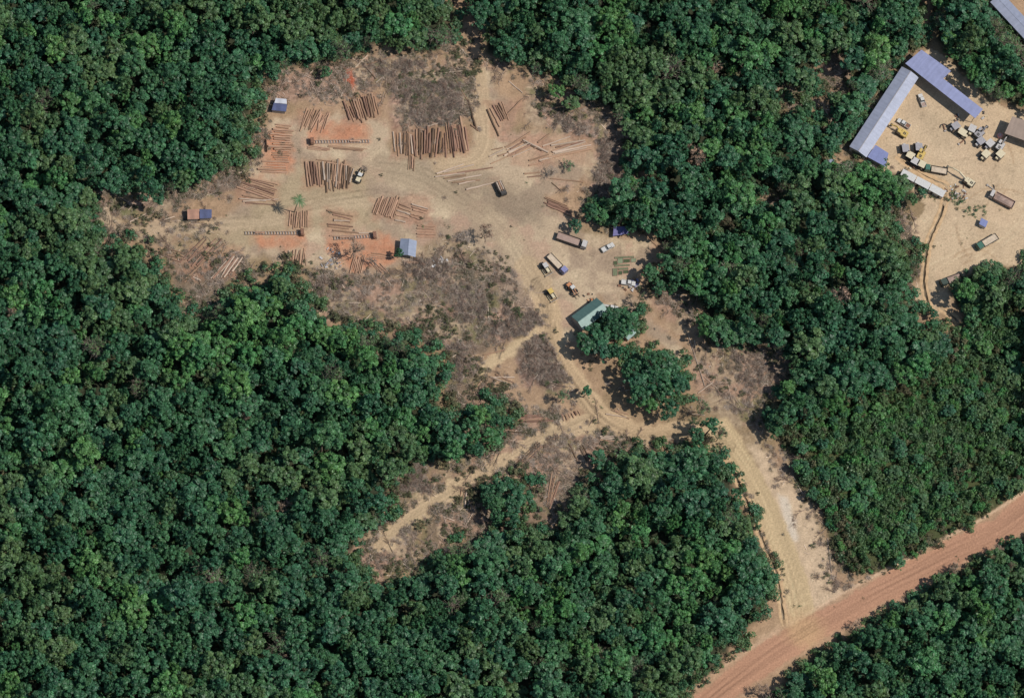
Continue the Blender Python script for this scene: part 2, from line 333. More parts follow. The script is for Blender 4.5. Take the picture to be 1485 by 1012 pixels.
    for p in ([(440,232),(512,235),(510,275),(440,275)], [(540,285),(625,290),(620,325),(540,318)], [(345,255),(405,262),(402,298),(340,292)], [(470,300),(515,308),(512,345),(470,345)], [(500,135),(552,135),(552,178),(500,180)], [(568,185),(682,182),(682,226),(568,228)], [(430,158),(480,160),(470,192),(430,192)], [(605,325),(632,325),(632,346),(605,346)], [(415,305),(450,305),(450,332),(415,332)], [(705,150),(760,145),(735,200),(715,200)], [(735,200),(855,195),(855,240),(740,240)], [(270,350),(350,360),(345,405),(265,405)]): col = mixc(col, C(168, 122, 98)*(.7+.6*vn(x/.9, y/.9, 46)[:, None]), sstep(-6, 6, sdf(px, py, p)+wob*.8)*.42)
    # excavated wheel arcs in the north-east yard
    for (cx_, cy_, r_) in ((1412,395,30),(1412,395,38),(1412,395,20),(1452,330,60),(1452,330,66),(1400,240,70)):
        q = np.hypot(px-cx_, (py-cy_)*1.1); v = sstep(2.2, .6, np.abs(q-r_+(n1-.5)*8))*bare*sstep(.4, .6, vn(x/7, y/7, int(r_))); col = mixc(col, C(170, 140, 108), v*.5)
    col = mixc(col, C(116, 96, 84)*(.6+.8*vn(x/.8, y/.8, 39)[:, None]), sstep(-3, 6, sdf(px, py, [(745,505),(778,497),(810,540),(820,570),(790,565),(755,550)])+wob*.4)*.9)
    # wheel ruts: pairs of lines that wander along the roads and cross the yards
    rr = random.Random(3)
    def ruts(ln, a, gap=4.0, wd=1.5):
        nonlocal col
        xs_, ys_ = [p[0] for p in ln], [p[1] for p in ln]; m = np.nonzero((px > min(xs_)-12) & (px < max(xs_)+12) & (py > min(ys_)-12) & (py < max(ys_)+12))[0]
        dd, sg, arc = ldist(px[m], py[m], ln); v = sstep(wd, .4, np.abs(dd-gap))*(.25+.9*vn(arc/70, arc/170+gap, 5))*np.maximum(bare, trk)[m]
        v = np.clip(v*abs(a)*.62, 0, .5)[:, None]; col[m] = col[m]*(1-v)+(col[m]*.62 if a > 0 else np.minimum(col[m]*1.35, .6))*v
    for line, spread, cnt in ((LOOP[:66], 9, 7), (LOOP[60:], 22, 4), (LATERITE, 13, 4), (ACCESS, 11, 7), (WBRANCH, 7, 5), (WEST, 12, 3), (NORTH, 7, 4)):
        for k in range(cnt):
            o1, o2, ph = rr.uniform(-spread, spread), rr.uniform(-spread, spread)*.5, rr.uniform(0, 6); out = []
            for q, (p0, p1) in enumerate(zip(line, line[1:]+[line[-1]])):
                f = q/len(line); dx, dy = p1[0]-p0[0], p1[1]-p0[1]; l = math.hypot(dx, dy) or 1
                if p1 == p0: break
                o_ = o1+o2*math.sin(ph+f*7); out.append((p0[0]-dy/l*o_, p0[1]+dx/l*o_))
            ruts(out, rr.choice([.6, .5, -.5, .7]))
    for k in range(58):
        if k < 36: cx_, cy_, a0 = rr.uniform(420, 940), rr.uniform(215, 440), rr.uniform(-.3, 1.3)
        else: cx_, cy_, a0 = rr.uniform(1330, 1480), rr.uniform(150, 400), rr.uniform(-1.2, 1.2)
        L_ = rr.uniform(25, 90); bend = rr.uniform(-28, 28)
        ruts(smooth([(cx_-math.cos(a0)*L_, cy_-math.sin(a0)*L_), (cx_+bend*math.sin(a0), cy_-bend*math.cos(a0)), (cx_+math.cos(a0)*L_, cy_+math.sin(a0)*L_)]), rr.choice([.5, .4, -.5, .6]), rr.choice([3.2, 4.2]), rr.choice([1.2, 2.0]))
    z = np.zeros(len(x)); rough_ = np.clip(.22-.2*np.maximum(bare, trk), .03, .3)*sstep(-30, 0, d)
    z += (n2-.5)*rough_*1.8+(nf-.5)*rough_*.9+(n1-.5)*.3*(1-np.maximum(bare, trk))
    ddm = np.full(len(x), 1e9)
    for ln in (DITCH1, DITCH2, DITCH3, DITCH4): ddm = np.minimum(ddm, ldist(px, py, ln)[0])
    ddm *= MPP; z *= sstep(1.8, 3.5, ddm)
    col = mixc(col, C(150, 124, 90), np.exp(-(ddm/1.8)**2)*.6*n1)
    # speckles: stones, weeds
    sp = vn(x/.7, y/.7, 21); col = mixc(col, col*.62, sstep(.80, .93, sp)*.6*np.clip(1.1-trk, 0, 1)); col = mixc(col, np.minimum(col*1.25, .6), sstep(.82, .95, vn(x/.75, y/.75, 25))*.6)
    col = np.clip(col, .01, .75)
    m = bpy.data.materials.new('soil'); m.use_nodes = True; t = m.node_tree; N = t.nodes; L = t.links
    b = N['Principled BSDF']; b.inputs['Roughness'].default_value = .95; b.inputs['Specular IOR Level'].default_value = .1
    a = N.new('ShaderNodeAttribute'); a.attribute_name = 'soil_colour'
    tc = N.new('ShaderNodeTexCoord'); ns = N.new('ShaderNodeTexNoise'); ns.inputs['Scale'].default_value = 1.6; ns.inputs['Detail'].default_value = 6; ns.inputs['Roughness'].default_value = .65
    L.new(tc.outputs['Object'], ns.inputs[0]); mr = N.new('ShaderNodeMapRange'); mr.inputs[1].default_value = .3; mr.inputs[2].default_value = .7; mr.inputs[3].default_value = .78; mr.inputs[4].default_value = 1.22
    L.new(ns.outputs[0], mr.inputs[0]); vm = N.new('ShaderNodeVectorMath'); vm.operation = 'SCALE'; L.new(a.outputs['Color'], vm.inputs[0]); L.new(mr.outputs[0], vm.inputs['Scale']); L.new(vm.outputs[0], b.inputs['Base Color'])
    bp = N.new('ShaderNodeBump'); bp.inputs[0].default_value = .6; bp.inputs[1].default_value = .12; L.new(ns.outputs[0], bp.inputs['Height']); L.new(bp.outputs[0], b.inputs['Normal'])
    idx = np.arange(nx*ny).reshape(ny, nx); F = np.stack([idx[:-1, :-1], idx[:-1, 1:], idx[1:, 1:], idx[1:, :-1]], -1).reshape(-1, 4)
    cls = np.zeros(nx*ny, int)
    cls[np.maximum(aL, aA) > .5] = 1; cls[aR > .5] = 2
    fc = cls[F].max(1)
    P = np.stack([x, y, z], 1)
    ends = np.full(len(x), 1e9)
    for ln in (DITCH1, DITCH2, DITCH3, DITCH4):
        for e_ in (ln[0], ln[-1]): ends = np.minimum(ends, np.hypot(px-e_[0], py-e_[1])*MPP)
    keep = (ddm[F].min(1) > .55) | (ends[F].min(1) < 1.9); F = F[keep]; fc = fc[keep]
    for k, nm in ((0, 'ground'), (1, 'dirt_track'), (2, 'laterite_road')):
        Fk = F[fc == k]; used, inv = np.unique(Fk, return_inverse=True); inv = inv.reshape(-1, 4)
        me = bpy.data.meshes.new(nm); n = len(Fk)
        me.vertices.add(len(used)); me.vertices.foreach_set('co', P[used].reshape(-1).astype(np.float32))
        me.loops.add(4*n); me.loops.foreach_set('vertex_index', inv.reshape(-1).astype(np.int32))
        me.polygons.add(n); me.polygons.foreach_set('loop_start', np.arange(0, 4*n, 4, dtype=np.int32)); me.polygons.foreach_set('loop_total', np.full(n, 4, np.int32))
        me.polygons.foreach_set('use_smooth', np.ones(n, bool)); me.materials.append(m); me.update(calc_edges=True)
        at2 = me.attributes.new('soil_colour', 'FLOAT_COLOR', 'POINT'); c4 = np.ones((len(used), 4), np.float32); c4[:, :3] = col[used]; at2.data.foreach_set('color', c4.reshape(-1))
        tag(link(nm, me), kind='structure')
    X0, X1, Y0, Y1 = xs[0], xs[-1], ys[0], ys[-1]; B = 4000
    mb = MB(); far = mat('far_forest_floor', (.030, .045, .022), var=.4, scale=.08, rough=.95, spec=.1)
    zz = -.35
    mb.add([(-B, -B, zz), (B, -B, zz), (B, B, zz), (-B, B, zz), (X0+.3, Y0+.3, zz), (X1-.3, Y0+.3, zz), (X1-.3, Y1-.3, zz), (X0+.3, Y1-.3, zz)],
           [(0, 1, 5, 4), (1, 2, 6, 5), (2, 3, 7, 6), (3, 0, 4, 7)], far)
    tag(mb.build('terrain'), kind='structure')
ground()
def ditch(line, dep, wd, label):
    bank = mat('ditch_bank_soil', srgb(186, 156, 120)[:3], var=.2, scale=.8, rough=.95, spec=.1); inner_soil = mat('dark_ditch_soil', (.26, .20, .13), var=.5, scale=.4, rough=.9, spec=.2)
    P = [at(*p) for p in line]; n = len(P); mb = MB(); prof = [(-1.8, -.06), (-1.3, .05), (-.75, .04), (-wd*.5, -.05), (-.12, -dep), (.12, -dep), (wd*.5, -.05), (.75, .05), (1.3, .05), (1.8, -.06)]; vs = []
    for i, p in enumerate(P):
        d = (P[min(n-1, i+1)]-P[max(0, i-1)]).normalized(); s_ = Vector((d.y, -d.x, 0)); e = min(1, min(i, n-1-i)/3)
        for k, (a, z) in enumerate(prof): vs.append(p+s_*(a*(.75+.25*e)+random.uniform(-.2, .2))+Vector((0, 0, z*(e if 3 <= k <= 6 else 1)+random.uniform(-.03, .03)*(0 < k < 9))))
    m = len(prof)
    for k in range(m-1):
        pass
    mb.add(vs, [(i*m+k, i*m+k+1, (i+1)*m+k+1, (i+1)*m+k) for i in range(n-1) for k in range(m-1) if not 3 <= k <= 5], bank)
    mb.add(vs, [(i*m+k, i*m+k+1, (i+1)*m+k+1, (i+1)*m+k) for i in range(n-1) for k in range(3, 6)], inner_soil)  # sides and bottom of the ditch get a darker soil colour
    o = mb.build('drainage_ditch'); o.data.validate(); tag(o, kind='structure')
ditch(DITCH1, .6, .8, ''); ditch(DITCH2, .8, 1.0, ''); ditch(DITCH3, .45, .7, ''); ditch(DITCH4, .3, .4, '')

# ------------------------------------------------------------------ buildings
M = {
 'rs_blue': roof_mat('blue_sheet_roof', (.235, .255, .40)), 'rs_grey': roof_mat('blue_grey_sheet_roof', (.275, .295, .365)), 'rs_blue2': roof_mat('bright_blue_sheet_roof', (.18, .205, .37)),
 'rs_green': roof_mat('green_sheet_roof', (.085, .15, .13), var=.2), 'rs_brown': roof_mat('brown_sheet_roof', (.29, .215, .165)), 'rs_silver': roof_mat('silver_sheet_roof', (.24, .27, .34)),
 'rs_rust': roof_mat('rusty_sheet_roof', (.38, .20, .13), var=.3), 'rs_navy': roof_mat('dark_blue_sheet_roof', (.07, .085, .17), var=.3), 'rs_pale': roof_mat('pale_sheet_roof', (.50, .50, .52), var=.2),
 'wall': mat('weathered_board_wall', (.32, .27, .22)), 'wall2': mat('cream_wall', (.55, .50, .42)), 'post': mat('timber_post', (.2, .14, .09)),
 'white': mat('white_paint', (.50, .485, .45), rough=.5, var=.14, spec=.3), 'cream': mat('dusty_cream_paint', (.55, .47, .31), rough=.5, var=.15), 'yellow': mat('dusty_yellow_paint', (.52, .36, .10), rough=.5, var=.2),
 'orange': mat('faded_orange_paint', (.46, .19, .08), rough=.5, var=.25), 'grey': mat('grey_paint', (.30, .28, .28), rough=.5, var=.15), 'lgrey': mat('light_grey_paint', (.44, .41, .38), rough=.5, var=.15), 'dark': mat('dark_steel', (.045, .04, .035), rough=.6, var=.3),
 'tyre': mat('tyre_rubber', (.03, .028, .026), rough=.9), 'glass': mat('tinted_glass', (.02, .03, .035), rough=.08, var=.05, spec=.8), 'rust': mat('rusty_steel', (.2, .1, .06), rough=.8, var=.35),
 'greenp': mat('green_cab_paint', (.05, .13, .09), rough=.4, var=.12), 'bluep': mat('lavender_blue_cab_paint', (.21, .21, .36), rough=.4, var=.12), 'sandload': mat('sand_load', (.50, .40, .29), rough=.95, var=.15, scale=1.5), 'bedbrown': mat('brown_tarpaulin', (.32, .225, .18), rough=.8, var=.12),
 'track': mat('muddy_track', (.09, .07, .05), rough=.9, var=.4), 'pink': mat('pink_plastic', (.75, .38, .33), rough=.4, var=.05), 'steel': mat('worn_steel', (.35, .31, .27), rough=.5, var=.25), 'dgreen': mat('dark_green_paint', (.035, .055, .04), rough=.5, var=.2),
 'tarp': mat('shaded_blue_tarpaulin', (.13, .12, .26), rough=.6, var=.2),  # blue tarpaulin with the tree shade darkened into its colour
}
def frame(p0, p1, z):
    """world middle, length and heading of an axis given by two picture points at height z"""
    a = at(*p0, z); b = at(*p1, z); d = b-a
    return (a+b)/2, d.length, math.atan2(d.y, d.x)
def gable(name, label, cat, axis, width, eave, ridge, rm, wm='wall', rm2=None, closed=True, side_open=0, group=None, over=.45):
    c, L, a = frame(axis[0], axis[1], (eave+ridge)/2)
    t = empty(name, label, cat, group, (c.x, c.y, 0), a)
    l2, w2 = L/2, width/2
    for s, mm in ((-1, rm), (1, rm2 or rm)):
        mb = MB(); th = .09
        o = [(-l2, 0, ridge), (l2, 0, ridge), (l2, s*w2, eave), (-l2, s*w2, eave)]
        vs = o+[(p[0], p[1], p[2]-th) for p in o]
        mb.add(vs, [(0, 1, 2, 3), (7, 6, 5, 4), (0, 4, 5, 1), (1, 5, 6, 2), (2, 6, 7, 3), (3, 7, 4, 0)], M[mm])
        tag(mb.build('roof_slope', t))
    MB().box(-l2-.03, l2+.03, -.14, .14, ridge-.02, ridge+.07, M['grey' if L > 30 else rm]).build('ridge_cap', t)
    iw, il = w2-over, l2-over
    if closed:
        for s in (-1, 1):
            MB().box(-il, il, s*iw-.06, s*iw+.06, 0, eave-.1, M[wm]).build('wall', t)
            mb = MB(); x = s*il
            mb.poly([(x-.06, -iw+.07), (x+.06, -iw+.07), (x+.06, iw-.07), (x-.06, iw-.07)], 0, eave-.1, M[wm])
            mb.add([(x-.05, -iw, eave-.1), (x-.05, iw, eave-.1), (x-.05, 0, ridge-.2), (x+.05, -iw, eave-.1), (x+.05, iw, eave-.1), (x+.05, 0, ridge-.2)], [(0, 1, 2), (5, 4, 3), (0, 3, 4, 1), (1, 4, 5, 2), (2, 5, 3, 0)], M[wm])
            mb.build('end_wall', t)
        n = max(1, int(L/4))
        for k in range(n):
            x = -il+(k+.5)*2*il/n
            d = MB().box(x-.45, x+.45, -iw-.1, -iw-.062, .05, 2.0, M['dark']).build('door', t)
            MB().box(x+.9, x+1.7, -iw-.1, -iw-.063, 1.0, 1.8, M['glass']).build('window', t)
    else:
        n = max(2, int(L/3.5)+1)
        for k in range(n):
            for s in (-1, 1):
                x = -il+k*2*il/(n-1); MB().bar((x, s*iw, 0), (x, s*iw, eave-.08), .08, M['post']).build('post', t)
    return t
gable('site_building', 'long workshop with blue-grey gabled roof along the vehicle yard', 'building', [(1244.5,220),(1320.5,104)], 7.3, 3.8, 4.5, 'rs_grey', 'wall2')
# L shaped blue mono-pitch roof
def flat_roof(name, label, cat, pts, z, rm, slope=(0, 0), wm='wall2', walls=True, posts=True, inset=.7, group=None, thick=.14):
    P = [at(x, y, z) for x, y in pts]; c = sum(P, Vector())/len(P)
    e = P[1]-P[0]; a = math.atan2(e.y, e.x)
    t = empty(name, label, cat, group, (c.x, c.y, 0), a); ca, sa = math.cos(-a), math.sin(-a)
    Q = [((p.x-c.x)*ca-(p.y-c.y)*sa, (p.x-c.x)*sa+(p.y-c.y)*ca) for p in P]
    zf = lambda p: z+slope[0]*p[0]+slope[1]*p[1]
    MB().poly(Q, lambda p: zf(p)-thick, zf, M[rm]).build('roof', t)
    K = [Vector(q).lerp(Vector((0, 0)), 0) for q in Q]; n = len(K)
    area = sum(K[i].x*K[(i+1) % n].y-K[(i+1) % n].x*K[i].y for i in range(n)); sg = 1 if area > 0 else -1
    I = []
    for i in range(n):
        p, q, r = K[i-1], K[i], K[(i+1) % n]; d1 = (q-p).normalized(); d2 = (r-q).normalized()
        n1 = Vector((-d1.y, d1.x))*sg; n2 = Vector((-d2.y, d2.x))*sg; m = (n1+n2); m = m/m.dot(n1) if abs(m.dot(n1)) > .2 else m
        I.append(q+m*inset)
    if walls:
        for i in range(n):
            p, q = I[i], I[(i+1) % n]; d = (q-p).normalized()*.08; nn = Vector((-d.y, d.x))*.9
            a_, b_ = p+d, q-d
            MB().poly([a_-nn, b_-nn, b_+nn, a_+nn], 0, lambda v: zf(v)-thick-.02, M[wm]).build('wall', t)
    if posts:
        for p in I: MB().box(p.x-.09, p.x+.09, p.y-.09, p.y+.09, 0, zf(p)-thick-.01, M['post']).build('post', t)
    return t
flat_roof('site_office', 'stepped building with lavender-blue roof above the vehicle yard', 'building', [(1313,92),(1414.4,171.5),(1425.5,158.7),(1368,114.2),(1379,103.4),(1336.4,72.7)], 5.6, 'rs_blue', slope=(0, .03), inset=.6, walls=False)
flat_roof('lean_to_shed', 'small bright blue roofed annex at the lower end of the long workshop', 'shed', [(1258,227.5),(1284,241.7),(1288.5,222.5),(1269.5,210.5)], 3.0, 'rs_blue2', slope=(0, .05), inset=.5)
flat_roof('brown_roofed_shed', 'tall shed with brown sheet roof cut by the right edge of the picture', 'shed', [(1457,193.5),(1520,216),(1531,190),(1468,169)], 5.4, 'rs_brown', slope=(0, .02), inset=.8, walls=False)
gable('barrack_building', 'pale blue-grey gabled building in the top right corner', 'building', [(1445,-4),(1520,77)], 6.2, 3.4, 4.1, 'rs_grey', 'wall2')
gable('green_roofed_house', 'dark green roofed house half under the big trees in the middle of the clearing', 'house', [(837.5,467.5),(874,440.5)], 6.4, 3.0, 4.1, 'rs_green', 'wall')
gable('green_roofed_hut', 'small pale green hut roof showing behind the trees right of the green house', 'hut', [(906,488),(921,474)], 3.6, 2.4, 2.9, 'rs_green', 'wall', over=.3)
gable('gabled_shelter', 'silver-blue gabled shelter beside the orange sawdust pad', 'shelter', [(591,370.5),(593,347)], 5.9, 2.6, 3.5, 'rs_silver', closed=False, over=.35, rm2='rs_silver')
flat_roof('rusty_roofed_hut', 'hut with rusty orange roof joined to the dark blue roof on the western track', 'hut', [(272,318),(289,317.5),(288.5,303.5),(271.5,304)], 2.7, 'rs_rust', slope=(0, .06), wm='wall', inset=.3)
flat_roof('blue_roofed_hut', 'hut with dark blue roof joined to the rusty roof on the western track', 'hut', [(289.8,317),(307,316),(307,304),(289.3,303.5)], 2.8, 'rs_navy', slope=(0, .06), wm='wall', inset=.3)
flat_roof('tarpaulin_hut', 'hut with dark blue roof in the upper left corner of the log yard', 'hut', [(394,160),(415,162),(416.5,152),(397,149.5)], 2.6, 'rs_navy', slope=(0, .05), wm='wall', inset=.3)
flat_roof('white_roofed_lean_to', 'white sheet lean-to behind the dark blue hut in the upper left of the log yard', 'shed', [(398,149.3),(416,151),(415.5,144),(400,142.5)], 2.7, 'rs_pale', slope=(0, .05), wm='wall', inset=.25)
flat_roof('blue_tarpaulin_shelter', 'blue tarpaulin shelter with tree shade in its colour at the top of the parking area', 'shelter', [(889,342),(911,339),(911,329),(890,329)], 2.3, 'tarp', slope=(.03, .1), walls=False, inset=.2, thick=.05)
flat_roof('blue_kiosk', 'tiny blue and white roofed kiosk at the end of the green weedy strip', 'kiosk', [(1420,325),(1429.5,330),(1433,321),(1423,316)], 2.2, 'rs_blue2', wm='white', inset=.25)
flat_roof('forest_hut', 'small grey hut with a white end in the trees left of the long workshop', 'hut', [(1196,240),(1208,242),(1210,232),(1199,230)], 2.4, 'rs_silver', wm='white', inset=.2)
# white site cabins
def cabin(p0, p1, label):
    c, L, a = frame(p0, p1, 2.5)
    t = empty('site_cabin', label, 'site cabin', 'white site cabins in a row south of the vehicle yard', (c.x, c.y, 0), a)
    MB().box(-L/2+.06, L/2-.06, -1.15, 1.15, .15, 2.5, M['wall2']).build('cabin_body', t)
    MB().box(-L/2, L/2, -1.42, 1.42, 2.503, 2.62, M['white']).build('roof', t)
    for x in (-L/4, L/4): MB().box(x-.4, x+.4, -1.19, -1.153, .2, 2.1, M['dark']).build('door', t)
    for x in (-L/2+.4, L/2-.4): MB().box(x-.12, x+.12, -1.1, 1.1, 0, .149, M['dark']).build('skid', t)
cabin((1307.8,249.6), (1327.4,260), 'leftmost white roofed cabin of the row of three'); cabin((1328.4,260.3), (1348.2,270.8), 'middle white roofed cabin of the row of three'); cabin((1349.2,271.1), (1369.4,282.2), 'rightmost white roofed cabin of the row of three')

# ------------------------------------------------------------------ vehicles (x forward, metres)
_wm = {}
def wheel(t, x, y, r, wd=.3):
    k = (round(r, 2), round(wd, 2))
    if k not in _wm:
        mb = MB(); mb.bar((0, -wd/2, 0), (0, wd/2, 0), r, M['tyre'], n=12); me = mb.mesh('tyre')
        mb = MB(); mb.bar((0, -wd/2-.02, 0), (0, wd/2+.02, 0), r*.5, M['steel'], n=8); _wm[k] = (me, mb.mesh('rim'))
    o = link('wheel', _wm[k][0], t); o.location = (x, y, r); link('rim', _wm[k][1], o); return o
def vroot(name, label, cat, tail, head, z=1.2, group=None):
    c, L, a = frame(tail, head, z); return empty(name, label, cat, group, (c.x, c.y, .02), a), L
def pickup(label, tail, head, paint='white', load='steel', name='pickup_truck', group=None):
    t, L = vroot(name, label, 'pickup', tail, head, 1.0, group); L = 5.3; p = M[paint]
    mb = MB(); mb.box(.95, 2.6, -.88, .88, .45, 1.08, p, tx=.12, ty=.06); mb.box(-2.65, .95, -.9, .9, .45, .82, p); mb.build('body', t)
    MB().box(-.75, 1.05, -.86, .86, .83, 1.28, p).build('door_panel', t)
    c = MB().box(-.7, 1.15, -.82, .82, 1.285, 1.75, M['glass'], tx=.3, ty=.12).build('cab_window', t)
    MB().box(-.4, .82, -.68, .68, 1.755, 1.82, p).build('roof', t)
    mb = MB(); mb.box(-2.65, -.8, -.9, -.82, .825, 1.2, p); mb.box(-2.65, -.8, .82, .9, .825, 1.2, p); mb.box(-2.65, -2.57, -.81, .81, .825, 1.2, p); mb.build('cargo_bed', t)
    MB().box(-2.5, -.95, -.8, .8, .825, .95, M[load]).build('bed_floor', t)
    for s in (-1, 1): MB().box(2.6, 2.66, s*.7-.14, s*.7+.14, .75, .95, M['glass']).build('headlight', t)
    for x in (-1.6, 1.7):
        for s in (-1, 1): wheel(t, x, s*.8, .37, .25)
    return t
def truck(label, tail, head, cab='white', bed='steel', load='sandload', rails=True, name='truck', wd=2.4, cabL=1.9, side=.7, cat='truck', gap=.35, dark_rim=True, over=0):
    t, L = vroot(name, label, cat, tail, head, 1.6); h = L/2; w2 = wd/2
    MB().box(-h, h-.3, -.45, .45, .55, .85, M['dark']).build('chassis', t)
    x0 = h-cabL
    mb = MB(); mb.box(x0, h, -w2+.05, w2-.05, .6, 1.75, M[cab]); mb.box(x0+.05, h-.15, -w2+.12, w2-.12, 2.25, 2.6, M[cab], tx=.06, ty=.06); mb.build('cab', t)
    MB().box(x0+.08, h-.03, -w2+.09, w2-.09, 1.751, 2.249, M['glass'], tx=.05).build('cab_window', t)
    b1 = x0-gap
    MB().box(-h, b1, -w2, w2, 1.0, 1.15, M[bed]).build('bed_floor', t)
    rm = M['dark'] if dark_rim else M[bed]
    if rails:
        for s in (-1, 1): MB().box(-h, b1, s*w2-.06, s*w2+.06, 1.153, 1.153+side, rm).build('side_board', t)
        MB().box(-h, -h+.1, -w2+.07, w2-.07, 1.153, 1.15+side, rm).build('tailgate', t)
        MB().box(b1-.1, b1, -w2+.07, w2-.07, 1.153, 1.45+side, rm).build('headboard', t)
    if load:
        V = []; nx_, ny_ = 8, 4; mb = MB()
        for i in range(nx_+1):
            for j in range(ny_+1):
                fx, fy = i/nx_, j/ny_; e = min(1, 4*min(fx, 1-fx))*min(1, 3*min(fy, 1-fy))
                V.append((-h+.12+fx*(b1+h-.24), -w2+.1+fy*(wd-.2), 1.16+side*.35+side*(.3+over)*e*(.8+.4*random.random())))
        mb.add(V, [(i*(ny_+1)+j, (i+1)*(ny_+1)+j, (i+1)*(ny_+1)+j+1, i*(ny_+1)+j+1) for i in range(nx_) for j in range(ny_)], M[load]); mb.build('load', t)
    for x in (-h+.9, -h+2.1, h-.9):
        for s in (-1, 1): wheel(t, x, s*(w2-.22), .5, .35)
    for s in (-1, 1): MB().box(h, h+.05, s*(w2-.35)-.16, s*(w2-.35)+.16, .8, 1.05, M['glass']).build('headlight', t)
    return t
def tracks(t, L, gauge, wd, hh):
    for s in (-1, 1):
        y = s*gauge/2; mb = MB()
        pts = [(-L/2+.2, 0), (L/2-.2, 0), (L/2, hh*.45), (L/2-.25, hh), (-L/2+.25, hh), (-L/2, hh*.45)]
        n = len(pts); vs = [(p[0], y-wd/2, p[1]) for p in pts]+[(p[0], y+wd/2, p[1]) for p in pts]
        mb.add(vs, [tuple(range(n)), tuple(range(n, 2*n))[::-1]]+[(i, n+i, n+(i+1) % n, (i+1) % n) for i in range(n)], M['track']); mb.build('crawler_track', t)
def excavator(label, tail, head, paint='yellow', boom=(4.2, 3.4), roofp=None, name='excavator', swing=0, low=False, group=None):
    t, L = vroot(name, label, 'excavator', tail, head, 1.6, group); p = M[paint]
    tracks(t, 3.7, 2.2, .5, .75); MB().box(-.8, .8, -.8, .8, .35, .95, M['dark']).build('undercarriage', t)
    MB().box(-2.1, 1.2, -1.3, 1.3, 1.0, 1.35, M['dark']).build('turntable', t)
    mb = MB(); mb.box(-2.3, .1, -1.28, 1.28, 1.36, 2.05, p, tx=.08, ty=.05); mb.box(.11, 1.2, -1.28, -.2, 1.36, 1.8, p); mb.build('engine_hood', t)
    MB().box(-2.6, -2.31, -1.2, 1.2, 1.1, 2.0, M['dark'] if paint != 'yellow' else p, ty=.1).build('counterweight', t)
    MB().box(-.25, 1.35, .32, 1.28, 1.36, 2.75, M['glass'], tx=.1).build('cab', t); MB().box(-.2, 1.3, .35, 1.25, 2.753, 2.85, M[roofp or paint]).build('cab_roof', t)
    for k in (-1.7, -1.1): MB().box(k-.15, k+.25, -.5, .5, 2.06, 2.16, M['dark']).build('exhaust_grille', t)
    b0 = Vector((1.0, -.2, 1.7)); b1 = b0+Vector((boom[0]*.55, 0, 1.9 if not low else 1.3)); b2 = b0+Vector((boom[0], 0, 1.5 if not low else .6)); b3 = b2+Vector((boom[1]*.55, 0, -1.4 if not low else -.5))
    for s in (-1, 1): pass
    mb = MB(); mb.beam(b0, b1, .42, .5, p); mb.beam(b1, b2, .4, .4, p); mb.build('boom', t)
    MB().beam(b2+Vector((-.4, 0, .2)), b3, .3, .35, p).build('stick', t)
    mb = MB(); mb.bar(b0+Vector((.2, .35, -.2)), b1+Vector((-.1, .35, -.2)), .09, M['steel']); mb.bar(b0+Vector((.2, -.35, -.2)), b1+Vector((-.1, -.35, -.2)), .09, M['steel']); mb.build('hydraulic_ram', t)
    c = b3; MB().poly([(c.x-.45, -.75), (c.x+.35, -.75), (c.x+.35, .35), (c.x-.45, .35)], max(.05, c.z-.7), c.z, M['dark']).build('bucket', t)
    return t
def dozer(label, tail, head, paint='cream', blade=True, big=False, ripper=False, roofp=None, name='bulldozer', cat='bulldozer', group=None):
    t, L = vroot(name, label, cat, tail, head, 1.2, group); p = M[paint]
    tracks(t, 3.4, 2.0, .55, .9)
    MB().box(-1.6, 1.9, -.6, .6, .5, 1.1, M['dark']).build('frame', t)
    MB().box(.3, 1.95, -.55, .55, 1.103, 1.75, p, tx=.06, ty=.08).build('engine_hood', t)
    MB().box(-1.7, .25, -.75, .75, 1.103, 1.5, M['dark']).build('operator_platform', t)
    for x in (-1.3, .1):
        for s in (-1, 1): MB().bar((x, s*.68, 1.5), (x, s*.68, 2.5), .06, M['dark']).build('canopy_post', t)
    MB().box(*((-1.8, 1.1, -1.3, 1.3) if big else (-1.55, .3, -.88, .88)), 2.5, 2.62, M[roofp or paint]).build('canopy_roof', t)
    if blade:
        mb = MB(); mb.add([(2.6, -1.75, .05), (2.75, -1.75, .6), (2.6, -1.75, 1.15), (2.6, 1.75, .05), (2.75, 1.75, .6), (2.6, 1.75, 1.15), (2.45, -1.75, .6), (2.45, 1.75, .6)],
            [(0, 3, 4, 1), (1, 4, 5, 2), (6, 7, 3, 0), (2, 5, 7, 6), (0, 1, 2, 6), (3, 7, 5, 4)], M['steel']); mb.build('blade', t)
        for s in (-1, 1): MB().beam((-.2, s*1.42, .5), (2.5, s*1.42, .4), .16, .25, p).build('push_arm', t)
    if ripper: MB().box(-2.6, -1.7, -.5, .5, .6, .9, M['dark']).build('ripper', t)
    return t
